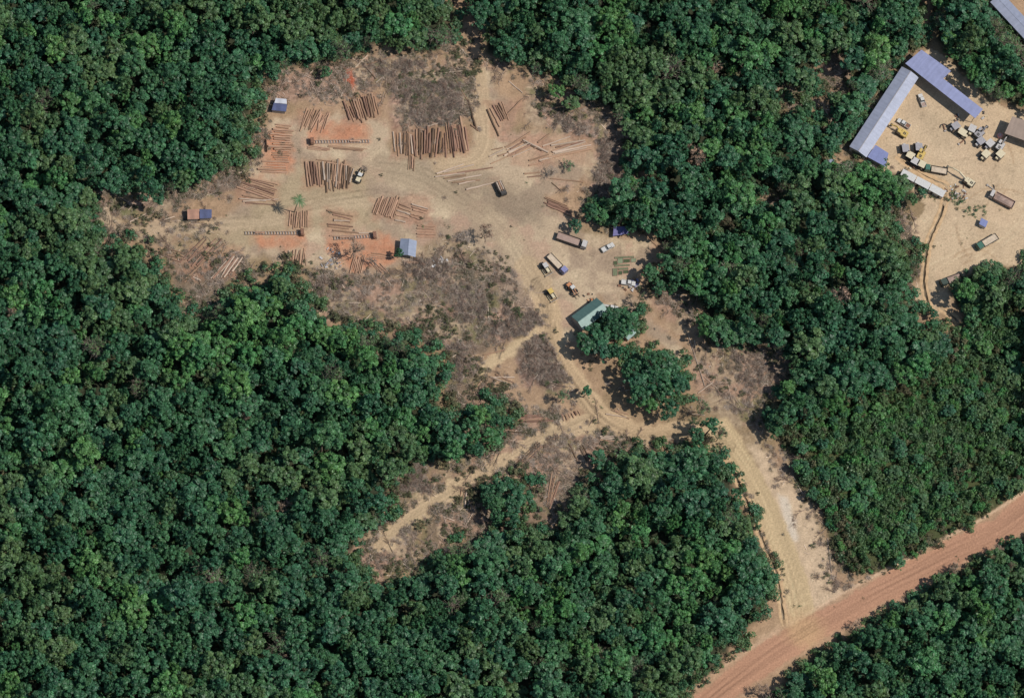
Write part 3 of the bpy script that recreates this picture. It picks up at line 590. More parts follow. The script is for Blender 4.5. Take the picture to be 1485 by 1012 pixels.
def loader(label, tail, head, paint='yellow', roofp=None, fork=True, name='wheel_loader', group=None, cat='loader'):
    t, L = vroot(name, label, cat, tail, head, 1.6, group); p = M[paint]
    MB().box(-2.6, -.5, -.85, .85, .8, 1.7, p, tx=.1, ty=.08).build('engine_hood', t)
    MB().box(-2.85, -2.61, -1.05, 1.05, .6, 1.3, M['dark']).build('counterweight', t)
    MB().box(-.55, 1.3, -.6, .6, .6, 1.2, M['dark']).build('front_frame', t)
    MB().box(-.75, .45, -.72, .72, 1.72, 2.75, M['glass'], tx=.12, ty=.08).build('cab', t); MB().box(-.8, .5, -.76, .76, 2.753, 2.88, M[roofp or 'white']).build('cab_roof', t)
    for s in (-1, 1): MB().beam((.5, s*.45, 1.6), (2.5, s*.45, .75), .18, .3, p).build('lift_arm', t)
    if fork:
        mb = MB(); mb.box(2.5, 2.65, -1.2, 1.2, .3, 1.2, M['dark']); mb.box(2.65, 3.7, -.75, -.6, .25, .37, M['dark']); mb.box(2.65, 3.7, .6, .75, .25, .37, M['dark']); mb.build('log_fork', t)
    else: MB().box(2.5, 3.3, -1.3, 1.3, .1, .95, M['steel'], tx=.2).build('bucket', t)
    for x in (-1.6, 1.3):
        for s in (-1, 1): wheel(t, x, s*1.05, .7, .5)
    return t
loader('yellow and cream wheeled loader with log fork beside the big grey log row', (518.5,262), (525,247), paint='cream')
TRAILER = []
truck('long truck with brown-rimmed cargo bed and pale cab above the other parked trucks', (808,341), (851,356), cab='lgrey', bed='bedbrown', load='bedbrown', wd=2.9, cabL=2.0, side=.9, name='long_cargo_truck')
truck('flatbed truck with lavender-blue cab facing down right in the parking area', (796,369), (821,395), cab='bluep', bed='sandload', load=None, wd=2.4, cabL=2.2, side=.25, name='flatbed_truck')
dozer('brown crawler tractor with bare pale deck left of the blue-cabbed flatbed', (783,376), (800,401), paint='cream', roofp='lgrey', ripper=True, name='crawler_tractor', cat='crawler tractor')
dozer('dusty yellow bulldozer lowest left of the parked machines', (794,419), (804,433), paint='cream', roofp='yellow')
loader('faded orange skidder with white roof pointing to the green house', (822,409), (838,428), paint='orange', roofp='white', name='log_skidder', cat='skidder')
truck('dark log-carrying trailer truck standing south of the pale log fan', (722,264), (731,283), cab='dark', bed='dark', load=None, wd=2.5, cabL=1.5, side=.7, name='log_trailer')
for k_ in (-1, 0, 1): TRAILER.append(((722.5+k_*2.6, 263-k_*1.2), (728.5+k_*2.6, 277-k_*1.2)))
pickup('white pickup at the top right of the parking area below the tarpaulin shelter', (875.5,362), (888,355), load='white')
pickup('white pickup half hidden by the trees right of the green nursery mats', (905,409), (918,411), load='white')
pickup('white pickup next to the upper corner of the green roofed house', (880,445), (893,447), load='white')
pickup('white pickup alone below the blue stepped roof in the vehicle yard', (1340,153), (1334.5,138), load='bedbrown')
pickup('white pickup beside the yellow excavator near the long workshop', (1317,183), (1304,175), load='rust')
excavator('small yellow excavator beside the white pickup near the long workshop', (1314,196), (1300,187), boom=(2.4, 2.0), low=True)
truck('green-cabbed truck with pale bed just above the white cabins', (1374,249), (1341,243), cab='greenp', bed='cream', load='sandload', wd=2.5, cabL=2.0, side=.7)
excavator('long-boom excavator with cream house reaching towards the green-cabbed truck', (1410,267), (1398,259), paint='cream', boom=(6.2, 3.6))
truck('dump truck with heaped brown load alone on the vehicle yard sand', (1470,298), (1436,280), cab='lgrey', bed='bedbrown', load='bedbrown', wd=3.0, cabL=1.5, side=1.1, over=.5, dark_rim=False, name='dump_truck', cat='dump truck')
truck('green-cabbed flatbed truck standing alone low in the vehicle yard', (1446,342), (1417,359), cab='greenp', bed='sandload', load='sandload', wd=2.5, cabL=2.4, side=.5, over=-.5)
truck('dark green truck half under trees at the bottom of the vehicle yard', (1394,400), (1364,411), cab='dgreen', bed='dark', load='bedbrown', wd=2.5, cabL=2.6, side=.7)
# machines parked in two clusters
g1 = 'machines parked between the long workshop and the white cabins'
dozer('grey-roofed tractor highest left in the cluster north of the cabins', (1313,222), (1311,210), paint='lgrey', roofp='grey', blade=False, big=True, name="canopied_tractor", cat="tractor", group=g1)
dozer('grey-roofed tractor top right in the cluster north of the cabins', (1332,220), (1331,208), paint='lgrey', roofp='grey', blade=False, big=True, name="canopied_tractor", cat="tractor", group=g1)
dozer('cream-roofed tractor in the middle of the cluster north of the cabins', (1315,225), (1326,231), paint='cream', roofp='cream', blade=False, big=True, name="canopied_tractor", cat="tractor", group=g1)
excavator('small yellow excavator inside the cluster north of the cabins', (1334,228), (1339,218), boom=(1.6, 1.6), low=True, group=g1)
dozer('light grey tractor between the two cream-roofed machines north of the cabins', (1323,234), (1332,239), paint='lgrey', roofp='lgrey', blade=False, big=True, name="canopied_tractor", cat="tractor", group=g1)
dozer('cream-roofed tractor directly behind the green-cabbed truck north of the cabins', (1332,238), (1341,243), paint='cream', roofp='cream', blade=False, big=True, name="canopied_tractor", cat="tractor", group=g1)
g2 = 'machines parked near the brown roofed shed'
dozer('grey tractor farthest left in the machine row below the blue roof', (1389,182), (1379,188), paint='grey', roofp='grey', blade=False, big=True, name="canopied_tractor", cat="tractor", group=g2)
dozer('cream tractor second from left in the machine row below the blue roof', (1391,191), (1401,198), paint='cream', blade=False, big=True, name="canopied_tractor", cat="tractor", group=g2)
dozer('pale tractor with brown arms in the machine row left of the pink tank', (1411,184), (1406,195), paint='cream', roofp='lgrey', blade=False, big=True, name="canopied_tractor", cat="tractor", group=g2)
excavator('grey excavator with rust-coloured boom left of the pink tank', (1418,196), (1425,189), paint='grey', boom=(1.8, 1.6), low=True, group=g2)
dozer('broad grey tractor in the middle of the machine group near the brown shed', (1426,203), (1415,211), paint='lgrey', roofp='grey', blade=False, big=True, name="canopied_tractor", cat="tractor", group=g2)
dozer('grey-roofed tractor right of the broad grey loader near the brown shed', (1438,207), (1430,214), paint='grey', roofp='lgrey', blade=False, big=True, name="canopied_tractor", cat="tractor", group=g2)
dozer('cream-roofed tractor lowest left in the machine group near the brown shed', (1432,222), (1424,230), paint='cream', roofp='cream', blade=False, big=True, name="canopied_tractor", cat="tractor", group=g2)
excavator('grey excavator with a long shadow right of the machine group', (1448,216), (1455,205), paint='lgrey', boom=(2.2, 1.8), group=g2)
dozer('cream-roofed tractor lowest right in the machine group near the brown shed', (1453,222), (1445,230), paint='cream', roofp='cream', blade=False, big=True, name="canopied_tractor", cat="tractor", group=g2)
# pink water tank
P = at(1449.5, 198); t = empty('water_tank', 'round pink water tank in front of the brown roofed shed', 'water tank', None, (P.x, P.y, 0))
MB().bar((0, 0, .0), (0, 0, 1.2), .95, M['pink'], n=16).build('tank_body', t); MB().bar((0, 0, 1.2), (0, 0, 1.55), .95, M['pink'], r1=.3, n=16).build('tank_shoulder', t); MB().bar((0, 0, 1.55), (0, 0, 1.7), .3, M['white'], n=10).build('lid', t)
# loose implements on the ground
def implement(px, py, a, label, paint='rust'):
    P = at(px, py); t = empty('grapple_attachment', label, 'attachment', 'loose machine attachments in the vehicle yard', (P.x, P.y, 0), a)
    mb = MB(); pr = None
    for k in range(9):
        th = -1.2+k*.32; q = (1.5*math.cos(th), 1.5*math.sin(th), .2)
        if pr: mb.beam(pr, q, .3, .3, M['dark'])
        pr = q
    mb.build('curved_jaw', t); MB().beam((-1.0, 0, .25), (1.35, 0, .25), .35, .4, M[paint]).build('arm', t); MB().box(-1.6, -1.0, -.4, .4, 0, .5, M['steel']).build('mount', t)
implement(1394, 207, .7, 'dark curved grapple lying below the left end of the machine row'); implement(1369, 186, 1.8, 'small curved attachment lying on the sand below the blue stepped roof'); implement(1436, 272, -.6, 'rusty steel frame lying in front of the dump truck', 'steel')
# scrap heap
P = at(1387, 284); t = empty('scrap_heap', 'heap of pale scrap and rusty parts between the excavator and the weedy strip', 'scrap heap', None, (P.x, P.y, 0))
for k in range(46):
    a = random.random()*6.28; r = 4.2*random.random()**.7; x, y = r*math.cos(a)*1.1, r*math.sin(a); z = max(.05, .9*(1-r/4.4)*random.random())
    th = random.random()*3.14; l = random.uniform(.4, 1.5); q = (x+l*math.cos(th), y+l*math.sin(th), z+random.uniform(0, .4))
    if k % 3: MB().beam((x, y, z+.1), q, random.uniform(.15, .6), random.uniform(.08, .4), M[random.choice(['lgrey', 'steel', 'rust', 'white', 'dark'])]).build('scrap_piece', t)
    else: MB().bar((x, y, z+.1), q, random.uniform(.08, .2), M[random.choice(['rust', 'steel', 'dark'])]).build('scrap_pipe', t)
def junk(px, py, n, rad, label, mats):
    P = at(px, py); t = empty('junk_pile', label, 'junk pile', None, (P.x, P.y, 0))
    for k in range(n):
        a = random.random()*6.28; r = rad*random.random()**.6; x, y = r*math.cos(a), r*math.sin(a); l = random.uniform(.4, 1.3); th = random.random()*3.14
        MB().beam((x, y, .2), (x+l*math.cos(th), y+l*math.sin(th), .2+random.random()*.3), random.uniform(.2, .8), random.uniform(.1, .5), M[random.choice(mats)]).build('scrap_piece', t)
junk(922, 415, 14, 2.6, 'white and grey rubbish beside the half-hidden pickup', ['white', 'dark', 'lgrey', 'bluep']); junk(855, 433, 8, 2.0, 'rusty oddments at the upper edge of the green roof', ['rust', 'dark', 'orange'])
junk(1325, 240, 8, 2.0, 'cables and boxes between the machines north of the cabins', ['dark', 'rust', 'cream']); junk(1421, 166, 10, 2.4, 'boxes stacked at the lower end of the blue stepped roof', ['lgrey', 'dark', 'cream'])
junk(1262, 240, 12, 2.6, 'dark clutter at the foot of the long workshop', ['dark', 'grey', 'bluep', 'lgrey']); junk(1388, 170, 8, 2.2, 'scattered parts under the eaves of the blue stepped roof', ['rust', 'lgrey', 'dark'])
junk(1243, 222, 5, .8, 'pink and white rags at the lower left corner of the long workshop', ['pink', 'white']); junk(640, 385, 12, 3.0, 'grey weathered offcuts right of the silver-blue shelter', ['lgrey', 'steel', 'grey'])
junk(478, 378, 26, 4.2, 'pale offcuts and bark below the middle sawdust pad', ['lgrey', 'steel', 'bedbrown', 'grey']); junk(905, 416, 8, 2.2, 'dark crates under the tree by the half-hidden pickup', ['dark', 'rust', 'grey'])
# nursery mats
gm = [(180,415,525,545,0),(165,210,575,620,2),(215,280,545,606,1),(287,365,560,600,2),(380,440,552,600,1),(180,362,622,642,0),(155,212,665,755,0),(225,270,700,745,2),(285,345,695,732,2),(225,345,662,686,0)]
mg = [mat('olive_net', (.14, .155, .085), rough=.9), mat('pale_green_net', (.20, .225, .135), rough=.9), mat('dark_seedlings', (.06, .08, .035), rough=.9, scale=8, var=.6)]
gw = ['long thin olive green mat at the top', 'small dark seedling square at the upper left', 'pale green square between the two dark beds', 'dark seedling bed in the middle of the upper row', 'pale green bed at the right end of the upper row', 'thin olive strip across the middle', 'tall olive mat at the lower left', 'small dark bed second from left in the lower row', 'dark bed at the right end of the lower row', 'thin olive strip above the lowest dark beds']
for (x0, x1, y0, y1, k), lab in zip(gm, gw):
    x0, x1, y0, y1 = 870+x0/8.43, 870+x1/8.43, 310+y0/8.43, 310+y1/8.43; sk = -.05
    pts = [at(x, y+sk*(x-905)) for x, y in ((x0, y0), (x1, y0), (x1, y1), (x0, y1))]; c = sum(pts, Vector())/4
    t = empty('nursery_bed', lab+' of the nursery beds', 'nursery bed', 'green nursery beds on the sandy parking area', (c.x, c.y, .03))
    Q = [((p.x-c.x), (p.y-c.y)) for p in pts]
    MB().poly(Q, .02, .14 if k < 2 else .1, mg[k]).build('bed_cover', t)
    for i in range(4): MB().beam((*Q[i], .1), (*Q[(i+1) % 4], .1), .12, .2, M['post']).build('edge_board', t)

# ------------------------------------------------------------------ logs
LM = {'orange': mat('orange_log', (.40, .245, .16), var=.3, scale=1.4, stretch=(1, 1, 1), rough=.85, objvar=.18, spec=.2), 'red-brown': mat('red_brown_log', (.25, .145, .10), var=.35, scale=1.6, rough=.9, objvar=.25, spec=.2),
      'brown': mat('brown_log', (.33, .205, .13), var=.3, scale=1.6, rough=.9, objvar=.25, spec=.2), 'pale': mat('pale_log', (.46, .35, .26), var=.25, scale=1.6, rough=.85, objvar=.12, spec=.2),
      'grey': mat('grey_log', (.36, .285, .22), var=.3, scale=1.6, rough=.9, objvar=.25, spec=.2), 'dark': mat('dark_log', (.13, .085, .055), var=.4, scale=1.6, rough=.9, objvar=.2, spec=.2)}
LEND = mat('cut_log_end', (.50, .33, .2), var=.2)
_lm = {}
def log_mesh(cn, v):
    """unit log along X with swelling butt and slight crook"""
    if (cn, v) in _lm: return _lm[(cn, v)]
    rr = random.Random(v*13+5); mb = MB(); n = 9; seg = 5; vs = []
    for i in range(seg+1):
        f = i/seg; cy, cz = rr.uniform(-.28, .28)*(0 < i < seg), rr.uniform(-.05, .05); r = 1.12-.28*f+rr.uniform(-.03, .03)
        for k in range(n): a = 2*math.pi*k/n; vs.append((f-.5, cy+r*math.cos(a), cz+r*math.sin(a)))
    mb.add(vs, [(i*n+k, i*n+(k+1) % n, (i+1)*n+(k+1) % n, (i+1)*n+k)[::-1] for i in range(seg) for k in range(n)], LM[cn])
    mb.add(vs[:n]+vs[-n:], [tuple(range(n)), tuple(range(n, 2*n))[::-1]], LEND)
    _lm[(cn, v)] = mb.mesh('log'); return _lm[(cn, v)]
NLOG = 0
def log(a, b, rad, cn, label, group=None, z=0.0, name='log', cat='log'):
    global NLOG
    A = at(*a, rad+z); B = at(*b, rad+z); d = B-A
    o = link(name, log_mesh(cn, NLOG % 7)); NLOG += 1
    c = (A+B)/2; o.location = (c.x, c.y, rad*1.0+z); o.rotation_euler = (0, 0, math.atan2(d.y, d.x)+(math.pi if random.random() < .4 else 0)); o.scale = (d.length, rad, rad)
    return tag(o, label, cat, group)
def row(a0, b0, a1, b1, n, cols, where, rad=.33, jit=1.2, fan=.0, top=0):
    """a row of logs: first log a0-b0, last log a1-b1"""
    k = 0
    for i in range(n):
        f = i/max(1, n-1); L = lambda p, q: (p[0]+(q[0]-p[0])*f, p[1]+(q[1]-p[1])*f)
        a, b = L(a0, a1), L(b0, b1); ux, uy = b[0]-a[0], b[1]-a[1]; l = math.hypot(ux, uy); ux /= l; uy /= l
        ja, jb = random.gauss(0, jit*1.6), random.gauss(0, jit*1.6); s = random.gauss(0, fan)
        ja += max(0, random.gauss(-2, 3)); a = (a[0]+ux*ja-uy*s*.5, a[1]+uy*ja+ux*s*.5); b = (b[0]+ux*jb+uy*s*.5, b[1]+uy*jb-ux*s*.5)
        cn = cols[i] if isinstance(cols, list) and len(cols) == n else random.choice(cols)
        log(a, b, rad*random.uniform(.62, 1.35), cn, (f'{cn} log in the {where}' if cn not in where else f'log in the {where}'), f'logs in the {where}')
    for i in range(top):
        f = (i+.5+random.random()*.3)/(top+.5); L = lambda p, q: (p[0]+(q[0]-p[0])*f, p[1]+(q[1]-p[1])*f)
        log(L(a0, a1), L(b0, b1), rad, random.choice(cols), f'log on top of the {where}', f'upper logs of the {where}', z=rad*1.7)
O, RB, BR, PA, GR, DK = 'orange', 'red-brown', 'brown', 'pale', 'grey', 'dark'
row((499,149),(509,176),(542,136),(549,165), 14, [RB, BR, RB, O], 'slanting row above the upper sawdust pad', fan=1.6, jit=2, top=2)
row((446,160),(434,186),(479,163),(468,190), 13, [O, BR, O], 'loose fan at the upper left of the upper sawdust pad', rad=.2, fan=3.5, jit=2)
row((396,180),(422,183),(391,212),(421,213), 10, [O, O, O, BR], 'top stack of the orange column', rad=.3)
row((399,216),(419,216),(396,231),(418,232), 6, [O, O, BR], 'middle stack of the orange column', rad=.28)
row((380,234),(417,235),(377,249),(414,250), 5, [O], 'lowest stack of the orange column', rad=.28)
row((360,256),(400,268),(346,272),(398,291), 8, [BR, RB, BR, O], 'brown row left of the palm-like tree', rad=.24, fan=2)
log((347,288), (386,291), .28, PA, 'palest log at the lower end of the brown row left of the palm-like tree'); log((352,292), (404,289), .24, PA, 'thin pale log crossing the foot of the brown row left of the palm-like tree')
row((347,262),(372,275),(355,294),(396,297), 4, [RB, BR], 'loose brown scatter above the rusty and blue huts', rad=.2, fan=2)
row((443,236),(447,270),(462,235),(464,268), 6, [O, O, RB], 'orange left end of the big row by the loader', fan=1.2)
row((466,236),(467,270),(512,239),(508,268), 17, [GR, BR, GR, DK, BR], 'grey-brown big row by the loader', fan=1.6, jit=2.4, rad=.28)
row((472,262),(474,277),(500,262),(497,275), 6, [GR, BR, DK], 'short lower pieces of the big row by the loader', rad=.24, fan=1)
row((461,232),(492,236),(470,235),(505,240), 2, [BR], 'pair across the head of the big row by the loader', rad=.2)
row((570,191),(573,223),(590,192),(590,224), 5, [PA, BR, PA, DK, BR], 'left end of the long central row', fan=.8)
row((592,192),(594,226),(640,186),(636,221), 13, [RB, BR, DK, RB, PA], 'middle of the long central row', fan=1.4, jit=2, top=1)
row((641,185),(643,221),(673,183),(680,218), 11, [RB, RB, BR], 'dark right end of the long central row', fan=1.2, jit=3, top=1)
row((593,227),(592,246),(601,227),(600,247), 4, [O, BR], 'short row standing below the long central row', rad=.22, fan=.3)
log((678.5,145), (690.5,187), .32, DK, 'long dark log alone on the northern track'); log((683,181), (694,190), .25, BR, 'short brown log touching the foot of the long dark log')
log((706.5,159), (723.5,198), .3, DK, 'longest dark log of the leaning group right of the northern track'); log((711,157), (725,184), .28, BR, 'second log beside the longest dark one right of the northern track')
row((714,151),(727,175),(727,146),(737,172), 5, [RB, BR], 'leaning group right of the northern track', rad=.28, fan=1.5)
log((756,145), (735,167), .28, BR, 'brown log leaning the other way at the head of the leaning group')
for a, b, c in [((731,226),(762,209),PA),((739,211),(769,192),BR),((775,215),(804,205),BR),((787,212),(827,198),PA),((800,220),(838,206),BR),((804,222),(845,213),PA),((767,233),(796,224),BR),((782,233),(826,222),PA),((767,240),(788,235),O),((780,207),(797,194),BR),((740,216),(760,205),RB),((748,222),(768,212),BR)]:
    log(a, b, .26, c, f'{c} log in the scattered fan at the right side of the yard', 'logs in the scattered fan at the right side of the yard')
row((735,212),(764,199),(742,228),(772,215), 5, [BR, RB, PA], 'left part of the scattered fan', rad=.26, fan=2, jit=4); row((800,212),(845,203),(806,227),(852,217), 6, [BR, RB, PA], 'right part of the scattered fan', rad=.26, fan=2, jit=3)
log((758.5,203), (795,221), .32, PA, 'long pale log slanting down across the scattered fan'); log((756,205), (786,219), .24, DK, 'dark log under the long pale slanting log of the scattered fan')
row((703,222),(733,212),(712,236),(742,226), 4, [BR, PA, RB], 'small row between the central row and the scattered fan', rad=.24, fan=2, jit=3)
log((760,252), (783,250), .25, BR, 'brown log left of the grey dead bush in the yard'); log((765,257), (785,255), .22, RB, 'red-brown log under the grey dead bush in the yard')
log((798,259), (846,264), .2, BR, 'thin fallen trunk pointing right from the grey dead bush', name='fallen_log', cat='fallen trunk'); log((800,265), (815,278), .16, DK, 'thin dark branch below the grey dead bush', name='fallen_stick', cat='fallen branch')
for a, b, c in [((633,252),(672,238),PA),((643,250),(687,239),PA),((631,256.5),(674,251),PA),((663,251),(715,243),RB),((644,259),(676,254),BR),((649,263),(698,254),PA),((656,265),(696,261),BR),((665,267),(693,261),PA),((640,254),(690,246),BR)]:
    log(a, b, .26, c, f'{c} log in the pale fan left of the dark trailer truck', 'logs in the pale fan left of the dark trailer truck')
log((676,275), (716,265), .3, PA, 'pale log nearest the dark trailer truck')
row((790,285),(822,298),(792,297),(828,312), 6, [RB, BR, RB], 'red-brown row above the long cargo truck', fan=.8, rad=.26)
row((549,286),(541,309),(563,285),(554,312), 6, [O, O, BR], 'left half of the slanting orange row in the yard centre', rad=.28, fan=.6)
row((567,288),(557,312),(581,284),(570,316), 6, [O, BR, O], 'right half of the slanting orange row in the yard centre', rad=.28, fan=.6)
for a, b, c in [((579,295),(596,302),O),((578,300),(596,307),BR),((576,305),(595,311),PA),((574,311),(593,316),O),((573,319),(588,322),PA),((597,296),(621,303),PA),((598,300),(620,306),O),((599,304),(618,309),O),((595,313),(608,318),O),((596,310),(612,314),BR)]:
    log(a, b, .3, c, f'short {c} log in the lumber rows right of the slanting orange row', 'short logs right of the slanting orange row')
row((605,327),(630,328),(605,343),(630,344), 5, [O], 'small orange stack above the silver-blue shelter', rad=.26, jit=.5)
row((421,309),(419,329),(446,308),(446,331), 9, [O, BR, O], 'orange row right of the palm-like tree', rad=.24, fan=1)
for a, b, c in [((474,305),(512,314),BR),((483,311),(510,318),RB),((484,318),(508,322),BR),((475,325),(512,329),RB),((476,328),(506,332),BR),((483,334),(520,338),BR),((478,342),(513,343.5),O),((482,308),(508,313),BR)]:
    log(a, b, .26, c, f'{c} log in the level stack above the middle sawdust pad', 'logs in the level stack above the middle sawdust pad')
log((484,320), (507,320.5), .3, PA, 'white log in the level stack above the middle sawdust pad'); log((520,338), (537,338), .25, PA, 'pale short log beside the dark saw of the middle sawdust pad')
row((415,363),(413,386),(442,362),(443,385), 9, [O, O, BR, PA], 'fan of logs below the left sawdust pad', rad=.26, fan=3)
row((513,375),(508,394),(529,370),(524,394), 7, [O, O, BR], 'steep orange row below the middle sawdust pad', rad=.24, fan=1)
row((538,380),(550,395),(552,384),(564,396), 5, [O], 'slanting orange logs below the middle sawdust pad', rad=.24, fan=1)
row((537,367),(570,371),(538,373),(572,377), 3, [O, BR], 'level orange logs below the middle sawdust pad', rad=.24)
row((585,377),(607,379),(585,381),(607,382), 3, [O, PA], 'level logs just below the silver-blue shelter', rad=.28, jit=.5)
row((319,358),(287,388),(306,366),(270,406), 7, [RB, BR, BR, PA], 'dark diagonal row near the brown scrub', rad=.24, fan=1.5, jit=2)
row((332,375),(304,405),(349,374),(338,395), 8, [BR, RB, PA, BR], 'diagonal row beside the dark diagonal row', rad=.24, fan=1.5, jit=2)
row((300,345),(262,376),(318,352),(280,388), 5, [RB, BR, PA], 'sparse row above the dark diagonal row', rad=.22, fan=2.5, jit=4)
row((250,363),(272,368),(240,372),(262,380), 4, [RB, BR], 'faint scatter beyond the dark diagonal row', rad=.18, fan=2)
for a, b, c in [((711,547),(746,547),PA),((711,546),(744,559),PA),((719,543),(746,555),BR)]:
    log(a, b, .24, c, f'{c} log of the three spread left of the dark brush heap', 'three spread logs left of the dark brush heap')
log((700,550), (683,571), .22, BR, 'brown log pointing down left from the spur track'); log((705,546), (704,573), .2, BR, 'brown log pointing straight down from the spur track')
log((701,515), (732,507), .25, BR, 'brown trunk lying along the spur track', name='fallen_log', cat='fallen trunk'); log((766,498), (790,519), .28, DK, 'dark trunk at the upper edge of the dark brush heap', name='fallen_log', cat='fallen trunk')
log((716,478), (736,469), .24, PA, 'pale bare trunk in the brown brush above the spur track', name='fallen_log', cat='fallen trunk')
row((733,596),(780,604),(731,615),(797,609), 8, [RB, BR, RB], 'red-brown row left of the road fork', rad=.22, fan=2.5, jit=4)
row((738,618),(763,622),(736,625),(766,628), 3, [RB, DK], 'small dark bundle under the row left of the road fork', rad=.2, fan=1)
row((815,602),(818,611),(838,595),(842,602), 6, [RB, BR, O], 'short cross-wise bundle at the road fork', rad=.24, jit=.5)
row((869,630),(897,634),(868,637),(896,641), 4, [BR, RB, PA], 'four-log bundle below the road loop', rad=.26, jit=.8)
row((782,640),(738,680),(790,645),(752,682), 4, [RB, DK, BR], 'thin dark row beside the south-west track', rad=.2, fan=1.5, jit=4)
row((670,708),(665,730),(683,712),(676,738), 4, [PA, BR, PA], 'pale row in tree shade below the south-west track', rad=.24, fan=2)
row((800,688),(793,730),(811,697),(799,733), 5, [RB, BR, RB], 'steep red-brown row in the southern brush', rad=.24, fan=1, jit=2)
log((809,750), (790,783), .2, PA, 'thin pale trunk at the bottom of the southern brush', name='fallen_log', cat='fallen trunk')
log((825,643), (837,668), .26, DK, 'dark log at the left of the brush inside the road loop'); row((840,647),(852,670),(845,645),(856,668), 3, [DK, BR], 'short slanting row below the road loop', rad=.2)
row((888,660),(900,672),(892,657),(903,668), 3, [PA, BR], 'short pale row among the bushes below the road loop', rad=.2)
row((887,590),(905,596),(884,600),(908,606), 4, [PA, BR], 'pale row in the shade at the foot of the big trees', rad=.2, fan=2, jit=3)
for a, b, c, w_ in [((605,110),(672,103),PA,'long pale trunk lying level across the northern brush'),((586,165),(612,174),PA,'pale trunk in the grey brush above the long central row'),((620,183),(640,178),PA,'short pale trunk at the foot of the grey brush'),((515,98),(533,80),PA,'pale trunk leaning up at the northern forest edge'),((455,82),(463,92),PA,'short pale trunk in the brush at the upper left'),((528,95),(545,115),DK,'dark trunk in the brush right of the red soil patch'),
    ((150,272),(198,300),GR,'grey trunk across the upper left brush strip'),((188,322),(212,310),PA,'pale trunk end at the left of the western track'),((141,282),(165,268),GR,'grey trunk at the far left forest edge'),((998,485),(1022,560),GR,'grey trunk along the eastern brush'),((1012,570),(1034,554),PA,'white bare trunk in the eastern brown brush'),((1003,600),(1022,602),PA,'pale trunk left of the lone road tree'),((945,412),(975,428),RB,'red-brown trunk in the brush right of the parking area'),
    ((932,338),(958,362),BR,'brown trunk along the upper right rim of the parking area'),((960,424),(1000,430),GR,'thin grey trunk at the top of the eastern brush'),((700,20),(696,62),BR,'brown trunk beside the northern opening'),((655,380),(700,392),GR,'thin grey trunk in the central litter'),((505,439),(523,439),PA,'short white stick in the central litter'),((560,404),(567,414),PA,'small white trunk at the top of the central litter'),
    ((1185,190),(1202,215),PA,'pale trunk in the gap left of the long workshop'),((1190,150),(1206,176),PA,'upper pale trunk in the gap left of the long workshop'),((1372,470),(1368,494),PA,'pale standing dead trunk at the bottom of the vehicle yard'),((660,115),(680,150),BR,'brown trunk left of the northern track'),((738,118),(758,135),PA,'pale trunk at the upper right of the yard'),((500,105),(590,75),BR,'long brown trunk at the northern forest edge'),((545,120),(585,88),GR,'grey trunk at the northern forest edge'),
    ((900,180),(905,205),PA,'pale trunk at the right end of the eastern brush'),((800,170),(850,155),BR,'brown trunk in the eastern brush'),((1150,690),(1165,718),GR,'grey trunk at the edge of the thicket'),((1200,780),(1206,830),GR,'thin grey trunk along the thicket edge'),((650,655),(652,680),PA,'pale trunk at the forest edge above the south-west track'),((688,740),(676,760),PA,'pale trunk in the shade of the southern brush')]:
    log(a, b, .2, c, w_, name='fallen_log', cat='fallen trunk')
for a, b in TRAILER: log(a, b, .32, random.choice([BR, GR]), 'log lying on the bed of the dark trailer truck', 'logs on the dark trailer truck', z=1.2)
# sawing lines
def saw_line(p0, p1, label, at_end):
    c, L, a = frame(p0, p1, .5); t = empty('sawing_line', label, 'sawmill', None, (c.x, c.y, 0), a); h = L/2
    for s in (-1, 1): MB().box(-h, h, s*.55-.06, s*.55+.06, .45, .6, M['bedbrown']).build('rail', t)
    n = int(L/1.0)
    for k in range(n): x = -h+.3+k*(L-.6)/(n-1); MB().box(x-.12, x+.12, -.6, .6, .25, .448, M['steel']).build('cross_beam', t)
    x = at_end*(h-.8)
    mb = MB(); mb.box(x-.7, x+.7, -1.2, -.3, .6, 1.3, M['rust'], tx=.15); mb.build('saw_engine', t)
    MB().bar((x, -.3, 1.5), (x, 1.2, 1.5), .5, M['rust'], n=10).build('band_wheel', t); MB().box(x-.7, x+.5, -1.1, 1.0, 2.1, 2.2, M['rust']).build('cover', t)
    for dx in (-.6, .6):
        for y in (-1.3, 1.1): MB().bar((x+dx, y, 0), (x+dx, y, 2.1), .05, M['dark']).build('cover_post', t)
    MB().bar((h*-.5*at_end-1.8, 0, .88), (h*-.5*at_end+1.8, 0, .88), .27, LM['orange'], cap=LEND, n=9).build('clamped_log', t)
saw_line((449,206), (536,205), 'sawing line with dark saw at its left end across the upper sawdust pad', -1)
saw_line((355,338), (441,338), 'sawing line with dark saw at its right end above the left sawdust pad', 1)
saw_line((484,345.5), (546,342), 'sawing line with dark saw at its right end above the middle sawdust pad', 1)
row((447,211),(478,216),(447,216),(476,219), 3, [O], 'orange slabs below the left half of the upper sawing line', rad=.2); row((478,211),(530,216),(479,215),(528,219), 3, [O, BR], 'brown slabs below the right half of the upper sawing line', rad=.2)
P = at(386, 212); t = empty('board_fence', 'short dark board fence left of the orange log column', 'fence', None, (P.x, P.y, 0), R(93))
for k in range(10): MB().box(-2.5+k*.5, -2.05+k*.5, -.03, .03, 0, 1.5, M['post']).build('board', t)

